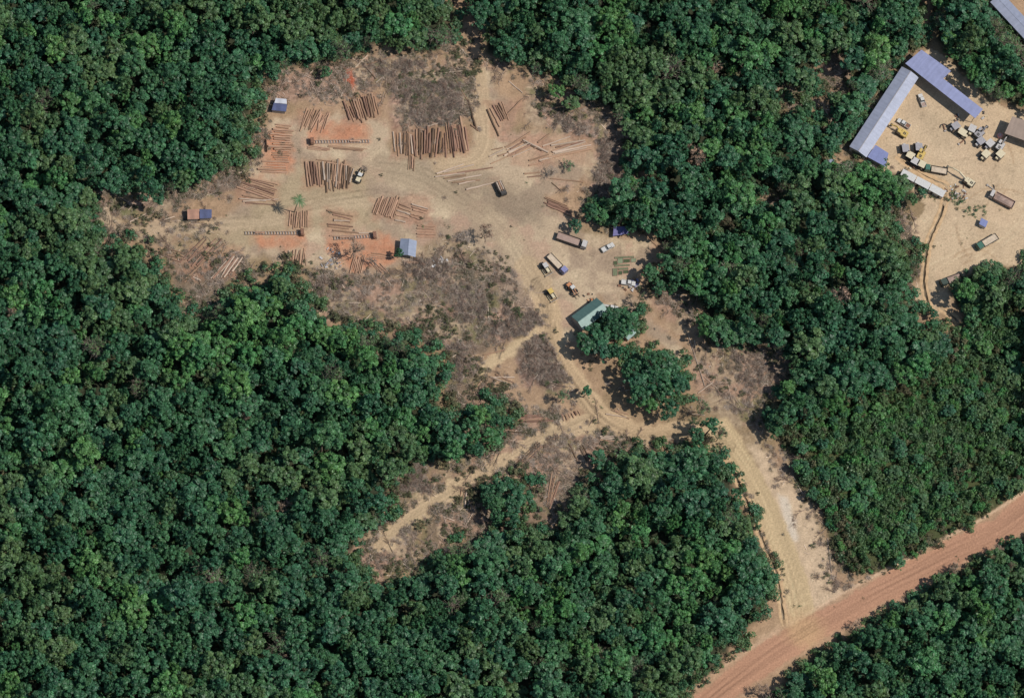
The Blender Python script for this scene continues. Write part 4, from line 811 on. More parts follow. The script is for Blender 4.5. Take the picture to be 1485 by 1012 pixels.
# ------------------------------------------------------------------ vegetation prototypes
G_DEEP = leaf_mat('deep_green_leaves', [(.026, .088, .038), (.036, .108, .044), (.030, .098, .048), (.040, .116, .046)])
G_MID = leaf_mat('mid_green_leaves', [(.042, .124, .046), (.036, .112, .050), (.052, .136, .050), (.044, .124, .054)])
G_BRIGHT = leaf_mat('bright_green_leaves', [(.050, .160, .048), (.078, .178, .048), (.046, .148, .052)])
G_OLIVE = leaf_mat('olive_leaves', [(.062, .128, .046), (.078, .138, .048), (.056, .120, .046)])
G_BROWN = leaf_mat('dry_brown_leaves', [(.29, .185, .125), (.23, .165, .11), (.33, .215, .15), (.20, .155, .095)], rough=.9, spec=.1)
G_GREY = leaf_mat('grey_twigs', [(.27, .22, .175), (.38, .31, .25), (.21, .17, .14), (.32, .26, .20)], rough=.9, spec=.1)
BARK = mat('bark', (.20, .16, .12), var=.35, scale=2, rough=.9, spec=.1, objvar=.2)

def leaves(rng, centres, radii, per, size, up=.25, flat=.75):
    """leaf quads round clump centres -> (n,4,3), tint"""
    out = []; tint = []
    for c, r, k in zip(centres, radii, range(len(radii))):
        n = int(per*(r/1.1)**1.6)
        d = rng.normal(size=(n, 3)); d[:, 2] += up*1.2; d /= np.linalg.norm(d, axis=1)[:, None]
        d[:, 2] = np.where(d[:, 2] < -.35, -d[:, 2], d[:, 2])
        p = c+d*(r*rng.uniform(.65, 1.08, n))[:, None]*np.array([1, 1, flat])
        nn = d*.9+rng.normal(size=(n, 3))*.38+np.array([0, 0, .3]); nn /= np.linalg.norm(nn, axis=1)[:, None]
        a = np.cross(nn, rng.normal(size=(n, 3))); a /= np.linalg.norm(a, axis=1)[:, None]; b = np.cross(nn, a)
        s = size*rng.uniform(.6, 1.35, n)[:, None]
        q = np.stack([p-a*s, p-b*s*.55, p+a*s, p+b*s*.6], 1); out.append(q)
        base = rng.uniform(.6, 1.4); v = base*rng.uniform(.75, 1.25, n)
        h = rng.uniform(-.08, .08); tint.append(np.stack([v*(1+h), v, v*(1-h)], 1))
    return np.concatenate(out), np.concatenate(tint)
def sticks(rng, A, B, r0, r1):
    """thin three-sided tapering sticks as quads"""
    d = B-A; d /= np.linalg.norm(d, axis=1)[:, None]+1e-9; u = np.cross(d, np.array([.3, .2, .93])); u /= np.linalg.norm(u, axis=1)[:, None]+1e-9; v = np.cross(d, u); out = []
    for k in range(3):
        a0, a1 = 2.094*k, 2.094*(k+1); f = lambda t: u*math.cos(t)+v*math.sin(t)
        out.append(np.stack([A+f(a0)*r0[:, None], A+f(a1)*r0[:, None], B+f(a1)*r1[:, None], B+f(a0)*r1[:, None]], 1))
    return np.concatenate(out)
def crown_geo(seed, r=4.5, h=13.0, clumps=30, style='round'):
    rng = np.random.default_rng(seed); C = []; Rr = []
    zc = h-r*.75
    lean = rng.normal(size=2)*.3
    nl = rng.integers(3, 6); lobes = [(rng.uniform(0, 6.28), rng.uniform(.25, .6)*r, rng.uniform(-.12, .15)*r) for _ in range(nl)]
    for k in range(clumps):
        th = rng.uniform(0, 6.28); rr = math.sqrt(rng.uniform(0, 1)); 
        bump = 1+.22*math.sin(3*th+seed)+.18*math.sin(5*th+seed*2)+.1*math.sin(2*th+seed*3)
        x, y = rr*r*.80*bump*math.cos(th), rr*r*.80*bump*math.sin(th)
        z = zc+r*.72*math.sqrt(max(0, 1-rr**2*.92))*rng.uniform(.45, 1.12)-.2+.7*math.sin(4*th+rr*5+seed)
        if rr > .75 and rng.random() < .5: z -= rng.uniform(.5, 2.2)
        C.append((x+lean[0], y+lean[1], z)); Rr.append(rng.uniform(.45, 1.15)*(r/4.5)**.5)
    return rng, np.array(C), np.array(Rr)
def trunk_mesh(C, h, r, seed, mt=BARK, thick=.26):
    rr = random.Random(seed); mb = MB(); p = Vector((0, 0, -.3)); top = h-r*.9
    pts = [p]+[Vector((rr.uniform(-.3, .3)*k, rr.uniform(-.3, .3)*k, top*k/3)) for k in (1, 2, 3)]
    for i, (a, b) in enumerate(zip(pts, pts[1:])): mb.bar(a, b, thick*(1-.2*i)*(1.25 if i == 0 else 1), mt, r1=thick*(1-.2*(i+1)), n=7)
    for c in C[::max(1, len(C)//9)]:
        b = pts[3] if rr.random() < .6 else pts[2].lerp(pts[3], .6); m = b.lerp(Vector(c), .5)+Vector((0, 0, -.3)); mb.bar(b, m, .11, mt, r1=.07, n=5); mb.bar(m, c, .07, mt, r1=.03, n=5)
    return mb.mesh('trunk')
TREES = {}   # kind -> list of (crown mesh, trunk mesh, r, h)
kinds = [('deep', G_DEEP), ('mid', G_MID), ('bright', G_BRIGHT), ('olive', G_OLIVE)]
shapes = []
for s in range(6):
    r, h = (4.8, 13) if s < 4 else (3.0, 11)
    rng, C, Rr = crown_geo(100+s, r, h, clumps=(54, 62, 48, 58, 34, 30)[s])
    Q, T = leaves(rng, C, Rr, 66, .36 if s % 2 else .40)
    shapes.append((Q, T, trunk_mesh(C, h, r, s), r, h))
for kn, mt in kinds: TREES[kn] = [(quads('crown', Q, [mt], T), tr, r, h) for Q, T, tr, r, h in shapes]
# thin, half bare crowns with visible branches
def bare_crown(seed, mt, leaf_n, r=4.0, h=11.0, tw=G_GREY):
    rng, C, Rr = crown_geo(seed, r, h, 26); A, B = [], []
    base = np.array([0, 0, h-r*1.3])
    for c in C:
        mid = base*.4+c*.6; A.append(base); B.append(mid); A.append(mid); B.append(c)
        for k in range(9):
            A.append(c*.75+mid*.25); B.append(c+rng.normal(size=3)*.9)
    A, B = np.array(A), np.array(B); r0 = np.where(np.arange(len(A)) % 11 < 2, .09, .035); Qs = sticks(rng, A, B, r0, r0*.5)
    Q, T = leaves(rng, C, Rr*.9, leaf_n, .26)
    V = np.concatenate([Q, Qs]); T = np.concatenate([T, np.ones((len(Qs), 3))]); mi = np.r_[np.zeros(len(Q)), np.ones(len(Qs))]
    return quads('crown', V, [mt, tw], T, mi), trunk_mesh(C, h, r, seed, thick=.2), r, h
# dry trees
TREES['brown'] = [bare_crown(300+k, G_BROWN, 30) for k in range(3)]
TREES['thin'] = [bare_crown(320+k, G_OLIVE, 34) for k in range(3)]
TREES['grey'] = [bare_crown(340+k, G_GREY, 6) for k in range(2)]
# feathery palm-like tree
def palm():
    rng = np.random.default_rng(5); Q = []
    for k in range(17):
        a = k*2.4; L = rng.uniform(2.6, 3.6); p = np.array([0, 0, 10.6])
        for i in range(14):
            f = i/13; d = np.array([math.cos(a), math.sin(a), .5-1.5*f]); d /= np.linalg.norm(d); q = p+d*L/14; sd_ = np.array([-math.sin(a), math.cos(a), 0]); wd = .55*math.sin(math.pi*(.15+.8*f))
            for s in (-1, 1): Q.append([p, q, q+sd_*s*wd+np.array([0, 0, -.25*wd])+d*.2, p+sd_*s*wd*.7+np.array([0, 0, -.2*wd])+d*.35])
            p = q
    return np.array(Q)
PQ = palm(); pm = quads('crown', PQ, [G_OLIVE], np.full((len(PQ), 3), 1.15))
mbt = MB(); mbt.bar((0, 0, -.2), (.15, 0, 5), .22, BARK, r1=.17, n=8); mbt.bar((.15, 0, 5), (0, 0, 10.7), .17, BARK, r1=.13, n=8)
TREES['palm'] = [(pm, mbt.mesh('trunk'), 3.3, 11)]

def protos(cname, meshes):
    c = bpy.data.collections.new(cname)
    for i, me in enumerate(meshes):
        o = bpy.data.objects.new(f'{cname}_{i:02d}', me); c.objects.link(o)
    return c
def scatter(name, P, rot, sc, idx, coll, label, cat, kind='stuff'):
    """ONE object: points that geometry nodes clothe with the prototypes"""
    n = len(P); me = bpy.data.meshes.new(name); me.vertices.add(n); me.vertices.foreach_set('co', np.asarray(P, np.float32).reshape(-1))
    a = me.attributes.new('rot', 'FLOAT_VECTOR', 'POINT'); a.data.foreach_set('vector', np.asarray(rot, np.float32).reshape(-1))
    a = me.attributes.new('size', 'FLOAT_VECTOR', 'POINT'); a.data.foreach_set('vector', np.asarray(sc, np.float32).reshape(-1))
    a = me.attributes.new('pick', 'INT', 'POINT'); a.data.foreach_set('value', np.asarray(idx, np.int32))
    o = link(name, me); ng = bpy.data.node_groups.new(name, 'GeometryNodeTree')
    ng.interface.new_socket('Geometry', in_out='INPUT', socket_type='NodeSocketGeometry'); ng.interface.new_socket('Geometry', in_out='OUTPUT', socket_type='NodeSocketGeometry')
    N = ng.nodes; L = ng.links; gi = N.new('NodeGroupInput'); go = N.new('NodeGroupOutput'); ip = N.new('GeometryNodeInstanceOnPoints')
    ci = N.new('GeometryNodeCollectionInfo'); ci.inputs['Collection'].default_value = coll; ci.inputs['Separate Children'].default_value = True; ci.inputs['Reset Children'].default_value = True
    def na(t, nm):
        q = N.new('GeometryNodeInputNamedAttribute'); q.data_type = t; q.inputs['Name'].default_value = nm
        return [s for s in q.outputs if s.enabled][0]
    e2r = N.new('FunctionNodeEulerToRotation'); L.new(na('FLOAT_VECTOR', 'rot'), e2r.inputs[0])
    L.new(gi.outputs[0], ip.inputs['Points']); L.new(ci.outputs[0], ip.inputs['Instance']); ip.inputs['Pick Instance'].default_value = True
    L.new(na('INT', 'pick'), ip.inputs['Instance Index']); L.new(e2r.outputs[0], ip.inputs['Rotation']); L.new(na('FLOAT_VECTOR', 'size'), ip.inputs['Scale']); L.new(ip.outputs[0], go.inputs[0])
    md = o.modifiers.new('scatter', 'NODES'); md.node_group = ng
    return tag(o, label, cat, kind=kind)

# ------------------------------------------------------------------ trees
ORDER = [(k, i) for k in ('deep', 'mid', 'bright', 'olive', 'brown', 'thin', 'grey') for i in range(len(TREES[k]))]
COLL = protos('tree_prototypes', [TREES[k][i][0] for k, i in ORDER])
ADJ = {'deep': 'dark green tree', 'mid': 'mid-green tree', 'bright': 'bright green tree', 'olive': 'olive green tree', 'brown': 'dry brown tree', 'thin': 'thin-crowned olive tree', 'grey': 'leafless grey tree', 'palm': 'feathery palm-like tree'}
placed = []      # (x, y, z_scale, r, h, kind, variant)
def place_tree(x, y, r, h, kind, var, label, group=None):
    cr, tr, r0, h0 = TREES[kind][var % len(TREES[kind])]
    t = empty('palm_tree' if kind == 'palm' else 'tree', label, 'palm' if kind == 'palm' else 'tree', group, (x, y, 0), random.uniform(0, 6.28)); t.scale = (r/r0, r/r0, h/h0)
    link('trunk', tr, t); link('crown', cr, t); return t
special = [(432,295,3.2,11,'palm','feathery palm-like tree standing free in the middle left of the log yard'),(704,334,3.6,10,'brown','orange-brown half bare tree leaning over the centre right of the yard'),(514,362,3.8,11,'brown','dry tree standing on the middle sawdust pad'),(580,367,1.9,6,'mid','small green tree left of the silver-blue shelter'),
 (930,432,1.7,9,'thin','slender tree with small crown right of the green roofed house'),(850,568,2.4,7,'mid','small green tree at the inner side of the road loop'),(817,573,3.2,8,'thin','thin tree left of the road loop'),(1144,565,3.6,10,'bright','round bright green tree at the right end of the eastern brush'),
 (862,482,4.6,11,'deep','left tree of the group hiding the green roofed house'),(884,463,4.4,10,'deep','upper tree of the group hiding the green roofed house'),(914,466,3.8,10,'mid','right tree of the group hiding the green roofed house'),(872,508,4.4,11,'deep','lowest tree of the group hiding the green roofed house'),(898,484,3.4,10,'deep','tree filling the middle of the group by the green roofed house'),(927,450,2.6,8,'mid','smallest tree at the upper right of the group by the green house'),
 (918,534,3.8,12,'deep','upper left tree of the big island of trees in the road loop'),(944,526,4.2,12,'deep','top tree of the big island of trees in the road loop'),(968,530,4.4,12,'mid','upper right tree of the big island of trees in the road loop'),(925,555,4.6,12,'deep','left middle tree of the big island of trees in the road loop'),(955,556,5.0,13,'deep','tallest tree in the centre of the big island in the road loop'),(985,562,4.2,11,'deep','right middle tree of the big island of trees in the road loop'),(942,588,3.6,9,'bright','low bright tree at the foot of the big island in the road loop'),(972,592,4.2,11,'deep','lower right tree of the big island of trees in the road loop'),
 (850,500,3.8,11,'deep','tree at the lower left of the group hiding the green roofed house'),(868,492,4.0,11,'mid','centre left tree of the group hiding the green roofed house'),(890,510,3.2,11,'deep','lower right tree of the group hiding the green roofed house'),(945,542,4.4,13,'deep','dark tree between the top and centre of the big island'),(930,575,4.2,11,'deep','lower left tree of the big island in the road loop'),(966,574,4.2,12,'mid','mid-green tree low in the centre of the big island'),(1020,592,3.2,11,'thin','upper thin tree of the group standing over the road'),(1030,618,3.6,12,'mid','green tree standing over the road bend'),(1012,632,3.4,10,'deep','dark tree at the lower left of the group over the road'),(1045,628,3.0,11,'thin','thin tree at the right of the group over the road'),(1005,612,2.6,9,'thin','small thin tree left of the group over the road'),
 (475,104,2.4,5,'mid','low green tree in the brush left of the red soil patch'),(868,664,3.2,8,'mid','green tree just below the road loop'),(905,668,3.6,9,'olive','olive tree right of the one just below the road loop'),(745,735,3.6,9,'deep','dark tree in the middle of the southern brush'),(722,728,3.4,9,'mid','green tree at the left in the middle of the southern brush'),(742,758,3.4,9,'deep','lower tree in the middle of the southern brush'),
 (800,250,2.6,4,'grey','grey dead bush standing in the right part of the yard'),(825,240,2.6,3.4,'thin','pale olive bush right of the grey dead one'),(672,344,3.0,4,'grey','bare bush in place of a crown shadow at the edge of the central litter'),(540,378,2.4,4,'grey','bare bush in place of a crown shadow by the middle sawdust pad'),(945,395,3.6,9,'mid','green tree at the right edge of the parking area'),(965,385,4.0,11,'mid','green tree behind the right edge of the parking area'),  # the bare bushes by litter and pad stand in for crown shadows
 (835,325,2.8,6,'deep','dark bush above the long cargo truck'),(872,312,2.8,7,'bright','bright bush left of the tarpaulin shelter'),(905,312,3.6,12,'deep','dark tree behind the tarpaulin shelter'),(930,312,4.4,15,'deep','tall dark tree added right of the tarpaulin shelter to shade it'),(1353,800-800+455,2.0,5,'deep','small dark bush at the foot of the yard ditch'),(1328,450,1.8,5,'mid','small green bush in the bottom of the vehicle yard'),  # tall tree east of the tarpaulin shelter is added to shade it
 (1445,797,2.6,6,'brown','small reddish tree on the lower side of the laterite road'),(1383,826,2.6,6,'brown','reddish sapling right of the road junction trees'),(1240,905,2.2,5,'brown','reddish sapling on the road\'s lower edge near the junction'),(1360,840,2.8,7,'olive','olive tree leaning over the laterite road'),(1103,1000,3.0,7,'brown','reddish tree at the bottom edge beside the laterite road'),
 (695,600,4.0,10,'bright','bright tree at the tip of the forest left of the row by the road fork'),(808,135,3.4,8,'bright','bright green tree in the eastern brush'),(830,150,3.0,7,'olive','olive tree in the upper eastern brush'),(645,545,2.6,7,'deep','dark tree at the forest tip right of the litter'),(40,50,3.4,12,'bright','yellow-green tree in the top left forest'),(160,0,2.2,9,'thin','thin tree at the top edge')]
occ = []
for i, (px, py, r, h, k, lab) in enumerate(special):
    P = at(px, py, h*.72); place_tree(P.x, P.y, r, h, k, i, lab); occ.append((P.x, P.y, r))
# forest: dart throwing, big crowns first
def forest():
    rng = np.random.default_rng(11); cell = 4.0; grid = {}; out = []
    def ok(x, y, r):
        gx, gy = int(x//cell), int(y//cell)
        for i in range(gx-3, gx+4):
            for j in range(gy-3, gy+4):
                for (a, b, c) in grid.get((i, j), ()):
                    if (a-x)**2+(b-y)**2 < ((c+r)*.53)**2: return False
        return True
    def put(x, y, r): grid.setdefault((int(x//cell), int(y//cell)), []).append((x, y, r))
    for o in occ: put(*o)
    for (rlo, rhi, n) in ((5.8, 7.0, 200), (4.6, 5.8, 1300), (3.6, 4.8, 5500), (2.6, 3.6, 10000), (1.8, 2.6, 16000)):
        x = rng.uniform(-228, 228, n); y = rng.uniform(-186, 186, n); r = rng.uniform(rlo, rhi, n)
        h = 8.0+r*1.1+rng.normal(size=n)*2.2+5*(fbm(x/25, y/25, 3, 31)-.5)
        px, py = proj(x, y, h*.72)
        d = -clear_sd(px, py)
        edge = np.clip(d/38, 0, 1); h = h*(.62+.38*edge)
        px, py = proj(x, y, h*.72); d = -clear_sd(px, py); dg = -clear_sd(*proj(x, y, 0))
        th = sdf(px, py, THICKET)
        good = (d > r/MPP*.62) & (dg > -14) & (th < -3)
        for i in np.nonzero(good)[0]:
            if ok(x[i], y[i], r[i]): put(x[i], y[i], r[i]); out.append((x[i], y[i], r[i], h[i], d[i], px[i], py[i]))
    return np.array(out)
FT = forest()
rng = np.random.default_rng(12); n = len(FT)
f1 = fbm(FT[:, 0]/22, FT[:, 1]/22, 3, 41); f2 = fbm(FT[:, 0]/13, FT[:, 1]/13, 3, 47); u = rng.random(n)
f3 = fbm(FT[:, 0]/16, FT[:, 1]/16, 3, 45)+(u-.5)*.25; kind = np.where(f3 < .5, 'deep', np.where(f3 < .66, 'mid', 'bright')).astype(object)
kind[(f1 > .58) & (u > .3)] = 'olive'; kind[(f2 > .66) & (u > .5)] = 'bright'; kind[(u > .955)] = 'olive'; kind[(u > .993) & (FT[:, 2] < 4.5)] = 'brown'; kind[(u < .02)] = 'thin'
kind[(FT[:, 4] < 20) & (u > .86)] = 'thin'; kind[(FT[:, 4] < 24) & (u < .08)] = 'olive'
vis = (FT[:, 5] > 8) & (FT[:, 5] < W-8) & (FT[:, 6] > 8) & (FT[:, 6] < H-8)
score = FT[:, 2]+np.where(FT[:, 4] < 30, .4, 0)-np.where(vis, 0, 100)
top = set(np.argsort(-score)[:235].tolist())
MARKS = [(2,2,'top left corner'),(2,250,'upper left edge'),(2,506,'middle of the left edge'),(2,760,'lower left edge'),(2,1010,'bottom left corner'),(250,2,'left part of the top edge'),(560,2,'top edge above the log yard'),(820,2,'middle of the top edge'),(1090,2,'right part of the top edge'),(1240,2,'top edge near the stepped roof'),
    (250,1010,'left part of the bottom edge'),(520,1010,'bottom edge left of centre'),(800,1010,'bottom edge right of centre'),(1250,1010,'bottom edge below the laterite road'),(1483,960,'bottom right corner'),(1483,560,'middle of the right edge'),(404,152,'dark blue hut'),(289,311,'rusty and dark blue huts'),(140,320,'far end of the western track'),(300,440,'brown scrub below the western track'),(410,370,'left sawdust pad'),(470,470,'lower left litter slope'),
    (590,500,'litter slope'),(690,570,'clearing west of the dark brush heap'),(600,740,'south-west track'),(520,800,'end of the south-west track'),(690,780,'southern brush'),(800,770,'thin pale trunk'),(870,660,'road loop'),(1000,660,'road bend'),(1080,740,'access road ditch'),(1110,860,'lower access road'),(1040,980,'laterite road at the bottom'),(1260,900,'laterite road'),(1400,840,'upper laterite road'),(1180,600,'eastern thicket'),(1140,560,'round bright green tree'),(1010,470,'narrow eastern sand strip'),
    (950,350,'round end of the parking area'),(890,250,'eastern brush'),(780,110,'brush right of the northern track'),(670,40,'northern opening'),(500,90,'red soil patch'),(1200,230,'small grey forest hut'),(1190,120,'felled gap in the northern forest'),(1240,170,'long workshop'),(1330,70,'stepped blue roof'),(1410,110,'stepped blue roof end'),(1320,320,'white cabins'),(1320,430,'yard ditch'),(1440,420,'lower end of the vehicle yard')]
def region(px, py):
    """nearest landmark, with direction and rough distance from it"""
    d, mx_, my_, nm = min((math.hypot(px-a, py-b), a, b, c) for a, b, c in MARKS)
    dx, dy = px-mx_, py-my_; v = 'above' if dy < 0 else 'below'; h_ = 'left' if dx < 0 else 'right'
    w_ = v if abs(dx) < .45*abs(dy) else (f'{h_} of' if abs(dy) < .45*abs(dx) else f'{v} and {h_} of')
    return ('just ' if d < 38 else '' if d < 80 else 'well ')+w_+' the '+nm
if True:
    rest = [i for i in range(n) if i not in top]
    pick = {k: [j for j, (a, b) in enumerate(ORDER) if a == k] for k in TREES}
    for i in top:
        x, y, r, h = FT[i, :4]; k = kind[i]; w_ = region(FT[i, 5], FT[i, 6]); sz = 'very large ' if r > 6.2 else 'broad ' if r > 5.4 else ('' if r > 4.8 else 'smaller ')
        place_tree(x, y, r, h, k, int(rng.integers(0, 4)) if k in ('deep', 'mid', 'bright', 'olive') else int(rng.integers(0, 3)), f'{sz}{ADJ[k]} {w_}', 'large forest trees round the clearings')
    P, Rt, Sc, Id = [], [], [], []
    for i in rest:
        x, y, r, h = FT[i, :4]; c = pick[kind[i]]; j = c[int(rng.integers(0, len(c)))]; k, v = ORDER[j]; _, _, r0, h0 = TREES[k][v]
        P.append((x, y, 0)); Rt.append((rng.normal()*.05, rng.normal()*.05, rng.uniform(0, 6.28))); Sc.append((r/r0, r/r0, h/h0)); Id.append(j)
    tx = rng.uniform(60, 230, 2600); ty = rng.uniform(-110, 40, 2600); tr_ = rng.uniform(1.5, 3.0, 2600); th_ = 3+tr_*1.3; qx, qy = proj(tx, ty, th_*.7); dt = sdf(qx, qy, THICKET); pk = (dt > 6) & (rng.random(2600) < np.clip(.30-.16*sstep(20, 110, dt)*(qy > 600), .05, .3)*sstep(.35, .6, fbm(tx/12, ty/12, 3, 97))*1.6)
    for x, y, r, h in zip(tx[pk], ty[pk], tr_[pk], th_[pk]):
        c = pick[str(rng.choice(['mid', 'mid', 'olive', 'deep', 'bright']))]; j = c[int(rng.integers(0, len(c)))]; k, v = ORDER[j]; _, _, r0, h0 = TREES[k][v]
        P.append((x, y, -.5)); Rt.append((0, 0, rng.uniform(0, 6.28))); Sc.append((r/r0, r/r0, h/h0)); Id.append(j)
    scatter('forest_canopy', P, Rt, Sc, Id, COLL, 'dense tropical forest canopy surrounding the clearings', 'forest')
print('trees', n, 'logs', NLOG)

# ------------------------------------------------------------------ undergrowth, thicket, dry brush, litter
def bush_mesh(seed, mt, r=1.5, hh=1.6, n=7, per=30, size=.2, twigs=0):
    rng = np.random.default_rng(seed); C = []; Rr = []
    for k in range(n):
        a = rng.uniform(0, 6.28); q = r*.7*math.sqrt(rng.random()); C.append((q*math.cos(a), q*math.sin(a), hh*(.45+.45*(1-q/r))*rng.uniform(.7, 1.1))); Rr.append(rng.uniform(.4, .75)*r/1.5)
    C = np.array(C); V, T = leaves(rng, C, np.array(Rr), per*3, size); mi = np.zeros(len(V)); mats = [mt]
    if twigs:
        A = np.zeros((twigs, 3)); A[:, :2] = rng.normal(size=(twigs, 2))*r*.4; a = rng.uniform(0, 6.28, twigs); l = rng.uniform(.4, 1.3, twigs)*r
        B = A+np.stack([np.cos(a)*l, np.sin(a)*l, rng.uniform(.1, 1., twigs)*hh], 1); A[:, 2] = rng.uniform(.05, .5, twigs)*hh
        Q = sticks(rng, A, B, np.full(twigs, .04), np.full(twigs, .02)); V = np.concatenate([V, Q]); T = np.concatenate([T, np.repeat(rng.uniform(.6, 1.7, len(Q)//3)[None, :, None], 3, 0).reshape(-1, 1)*np.ones((1, 3))]); mi = np.r_[mi, np.ones(len(Q))]; mats.append(G_GREY)
    return quads('bush', V, mats, T, mi)
G_DRY2 = leaf_mat('dusty_olive_leaves', [(.10, .105, .05), (.13, .12, .065), (.075, .095, .045), (.14, .11, .07)], rough=.8, spec=.15)
G_SCRUB = leaf_mat('scrub_leaves', [(.066, .128, .054), (.056, .116, .050), (.082, .136, .056), (.070, .118, .052)])
BM = [bush_mesh(1, G_DEEP), bush_mesh(2, G_SCRUB, r=1.2), bush_mesh(3, G_SCRUB, n=9), bush_mesh(4, G_OLIVE), bush_mesh(5, G_DRY2), bush_mesh(6, G_BRIGHT),
      bush_mesh(10, G_BROWN, hh=.45, per=9, size=.16, twigs=60), bush_mesh(11, G_GREY, hh=.45, per=6, size=.15, twigs=80), bush_mesh(12, G_DRY2, hh=.5, per=10, size=.16, twigs=50), bush_mesh(13, G_BROWN, hh=.6, per=11, size=.16, twigs=50),
      bush_mesh(14, G_DRY2, r=.9, hh=.4, per=10, size=.12), bush_mesh(15, G_OLIVE, r=.8, hh=.45, per=10, size=.12)]
BC = protos('bush_prototypes', BM)
rng = np.random.default_rng(21)
ROOFS = [[(1225,222),(1255,240),(1340,118),(1312,95)], [(1248,228),(1284,252),(1298,225),(1270,206)], [(1300,246),(1370,290),(1378,280),(1310,238)], [(1306,98),(1412,184),(1432,160),(1370,108),(1384,100),(1336,70)], [(1450,210),(1490,224),(1490,160),(1464,165)], [(580,382),(608,382),(608,340),(580,340)], [(266,325),(312,324),(312,298),(266,300)], [(388,168),(420,168),(420,140),(392,140)], [(828,480),(884,450),(868,430),(825,462)]]
def throw(n, box, fn):
    """random points kept with probability fn(px, py, x, y)"""
    x0, x1, y0, y1 = box; px = rng.uniform(x0, x1, n); py = rng.uniform(y0, y1, n)
    A = at(0, 0); Bx = at(1485, 0)-A; By = at(0, 1012)-A; C1 = at(1485, 1012)
    # bilinear picture -> ground map
    u_, v_ = px/1485, py/1012; P = np.array(A)[None]*((1-u_)*(1-v_))[:, None]+np.array(at(1485, 0))[None]*(u_*(1-v_))[:, None]+np.array(at(0, 1012))[None]*((1-u_)*v_)[:, None]+np.array(C1)[None]*(u_*v_)[:, None]
    k = rng.random(n) < fn(px, py, P[:, 0], P[:, 1])
    for q in ROOFS: k &= sdf(px, py, q) < 0
    P = P[k]; P[:, 2] = 0; return P, px[k], py[k]
def sc3(s, z): return np.stack([s, s, z], 1)
def rz(n): return np.stack([np.zeros(n), np.zeros(n), rng.uniform(0, 6.28, n)], 1)
def off_forest(px, py): return clear_sd(px, py)
def bare_at(px, py):
    b = np.zeros(px.shape)
    for p in BARE: b = np.maximum(b, sstep(-4, 6, sdf(px, py, p)))
    for ln, hw in ((LATERITE, 24), (ACCESS, 20), (LOOP, 16), (WBRANCH, 8), (SPUR, 5), (NORTH, 10)): b = np.maximum(b, sstep(3, -3, ldist(px, py, ln)[0]-hw))
    return b
def litter_at(px, py):
    l = np.zeros(px.shape)
    for p, a in LITTER: l = np.maximum(l, a*sstep(-8, 8, sdf(px, py, p)))
    return l
# thicket
P, px, py = throw(9500, (1120, 1600, 430, 860), lambda a, b, x, y: sstep(-8, 10, sdf(a, b, THICKET)+(fbm(x/5, y/5, 3, 99)-.5)*30)*(.35+.6*sstep(.36, .48, fbm(x/7, y/7, 3, 55)))*(.45+.55*sstep(8, 40, ldist(a, b, LATERITE)[0]-24)))
n = len(P); s = rng.uniform(.7, 1.5, n)*(.6+1.0*fbm(P[:, 0]/4, P[:, 1]/4, 2, 57)); f = fbm(P[:, 0]/12, P[:, 1]/12, 3, 51); idx = rng.choice([1, 2, 2, 5, 5, 3], n); idx[(f > .56) & (rng.random(n) < .5)] = 3; idx[rng.random(n) < .03] = 4; idx[(rng.random(n) < .3) & (sdf(px, py, THICKET) < 22)] = 4
scatter('thicket', P, rz(n), sc3(s, s*rng.uniform(.8, 2.2, n)), idx, BC, 'low dense green thicket between the access road and the laterite road', 'thicket')
# undergrowth below the forest and along its edges
P, px, py = throw(24000, (-60, 1560, -60, 1090), lambda a, b, x, y: np.where((off_forest(a, b) < 4) & (bare_at(a, b) < .3), .7, 0)*(sdf(a, b, THICKET) < 0)+sum((sdf(a, b, p_) > 0)*.8 for p_ in ISLES))
n = len(P); s = rng.uniform(.8, 1.9, n); idx = rng.choice([0, 0, 1, 2, 3, 4], n)
scatter('undergrowth', P, rz(n), sc3(s, s*1.1), idx, BC, 'undergrowth filling the forest floor and its ragged edges', 'undergrowth')
# dry brush in the felled areas
P, px, py = throw(56000, (120, 1330, -10, 880), lambda a, b, x, y: np.where(off_forest(a, b) > -6, 1, 0)*np.clip(litter_at(a, b)*(.30+.70*sstep(.40, .54, fbm(x/11, y/11, 4, 61)))+.07+.5*sstep(26, 4, off_forest(a, b))*(fbm(x/7, y/7, 3, 101) > .47), 0, 1)*(1-.97*bare_at(a, b)))
n = len(P); s = rng.uniform(.25, .85, n); idx = rng.choice([6, 7, 7, 8, 9, 6], n); e = off_forest(px, py) < 14; idx[e & (rng.random(n) < .5)] = 8; idx[e & (rng.random(n) < .22)] = 4; g_ = (fbm(P[:, 0]/9, P[:, 1]/9, 3, 63) > .56) & (rng.random(n) < .6); idx[g_] = 8; g_ = (fbm(P[:, 0]/9, P[:, 1]/9, 3, 65) > .60) & (rng.random(n) < .5); idx[g_] = 4
hv = sdf(px, py, LITTER[6][0]) > 0; s[hv] *= 1.3
scatter('dry_brush', P, rz(n), sc3(s, s*rng.uniform(.6, 1.3, n)), idx, BC, 'dry brown brush and felled tops covering the rough parts of the clearing', 'brush')
G_HEAP = leaf_mat('old_dry_brush', [(.21, .145, .11), (.27, .19, .145), (.15, .105, .08)], rough=.9, spec=.1)
HC = protos('heap_prototypes', [bush_mesh(40+k, G_HEAP, hh=.9, per=9, size=.15, twigs=110) for k in range(3)])
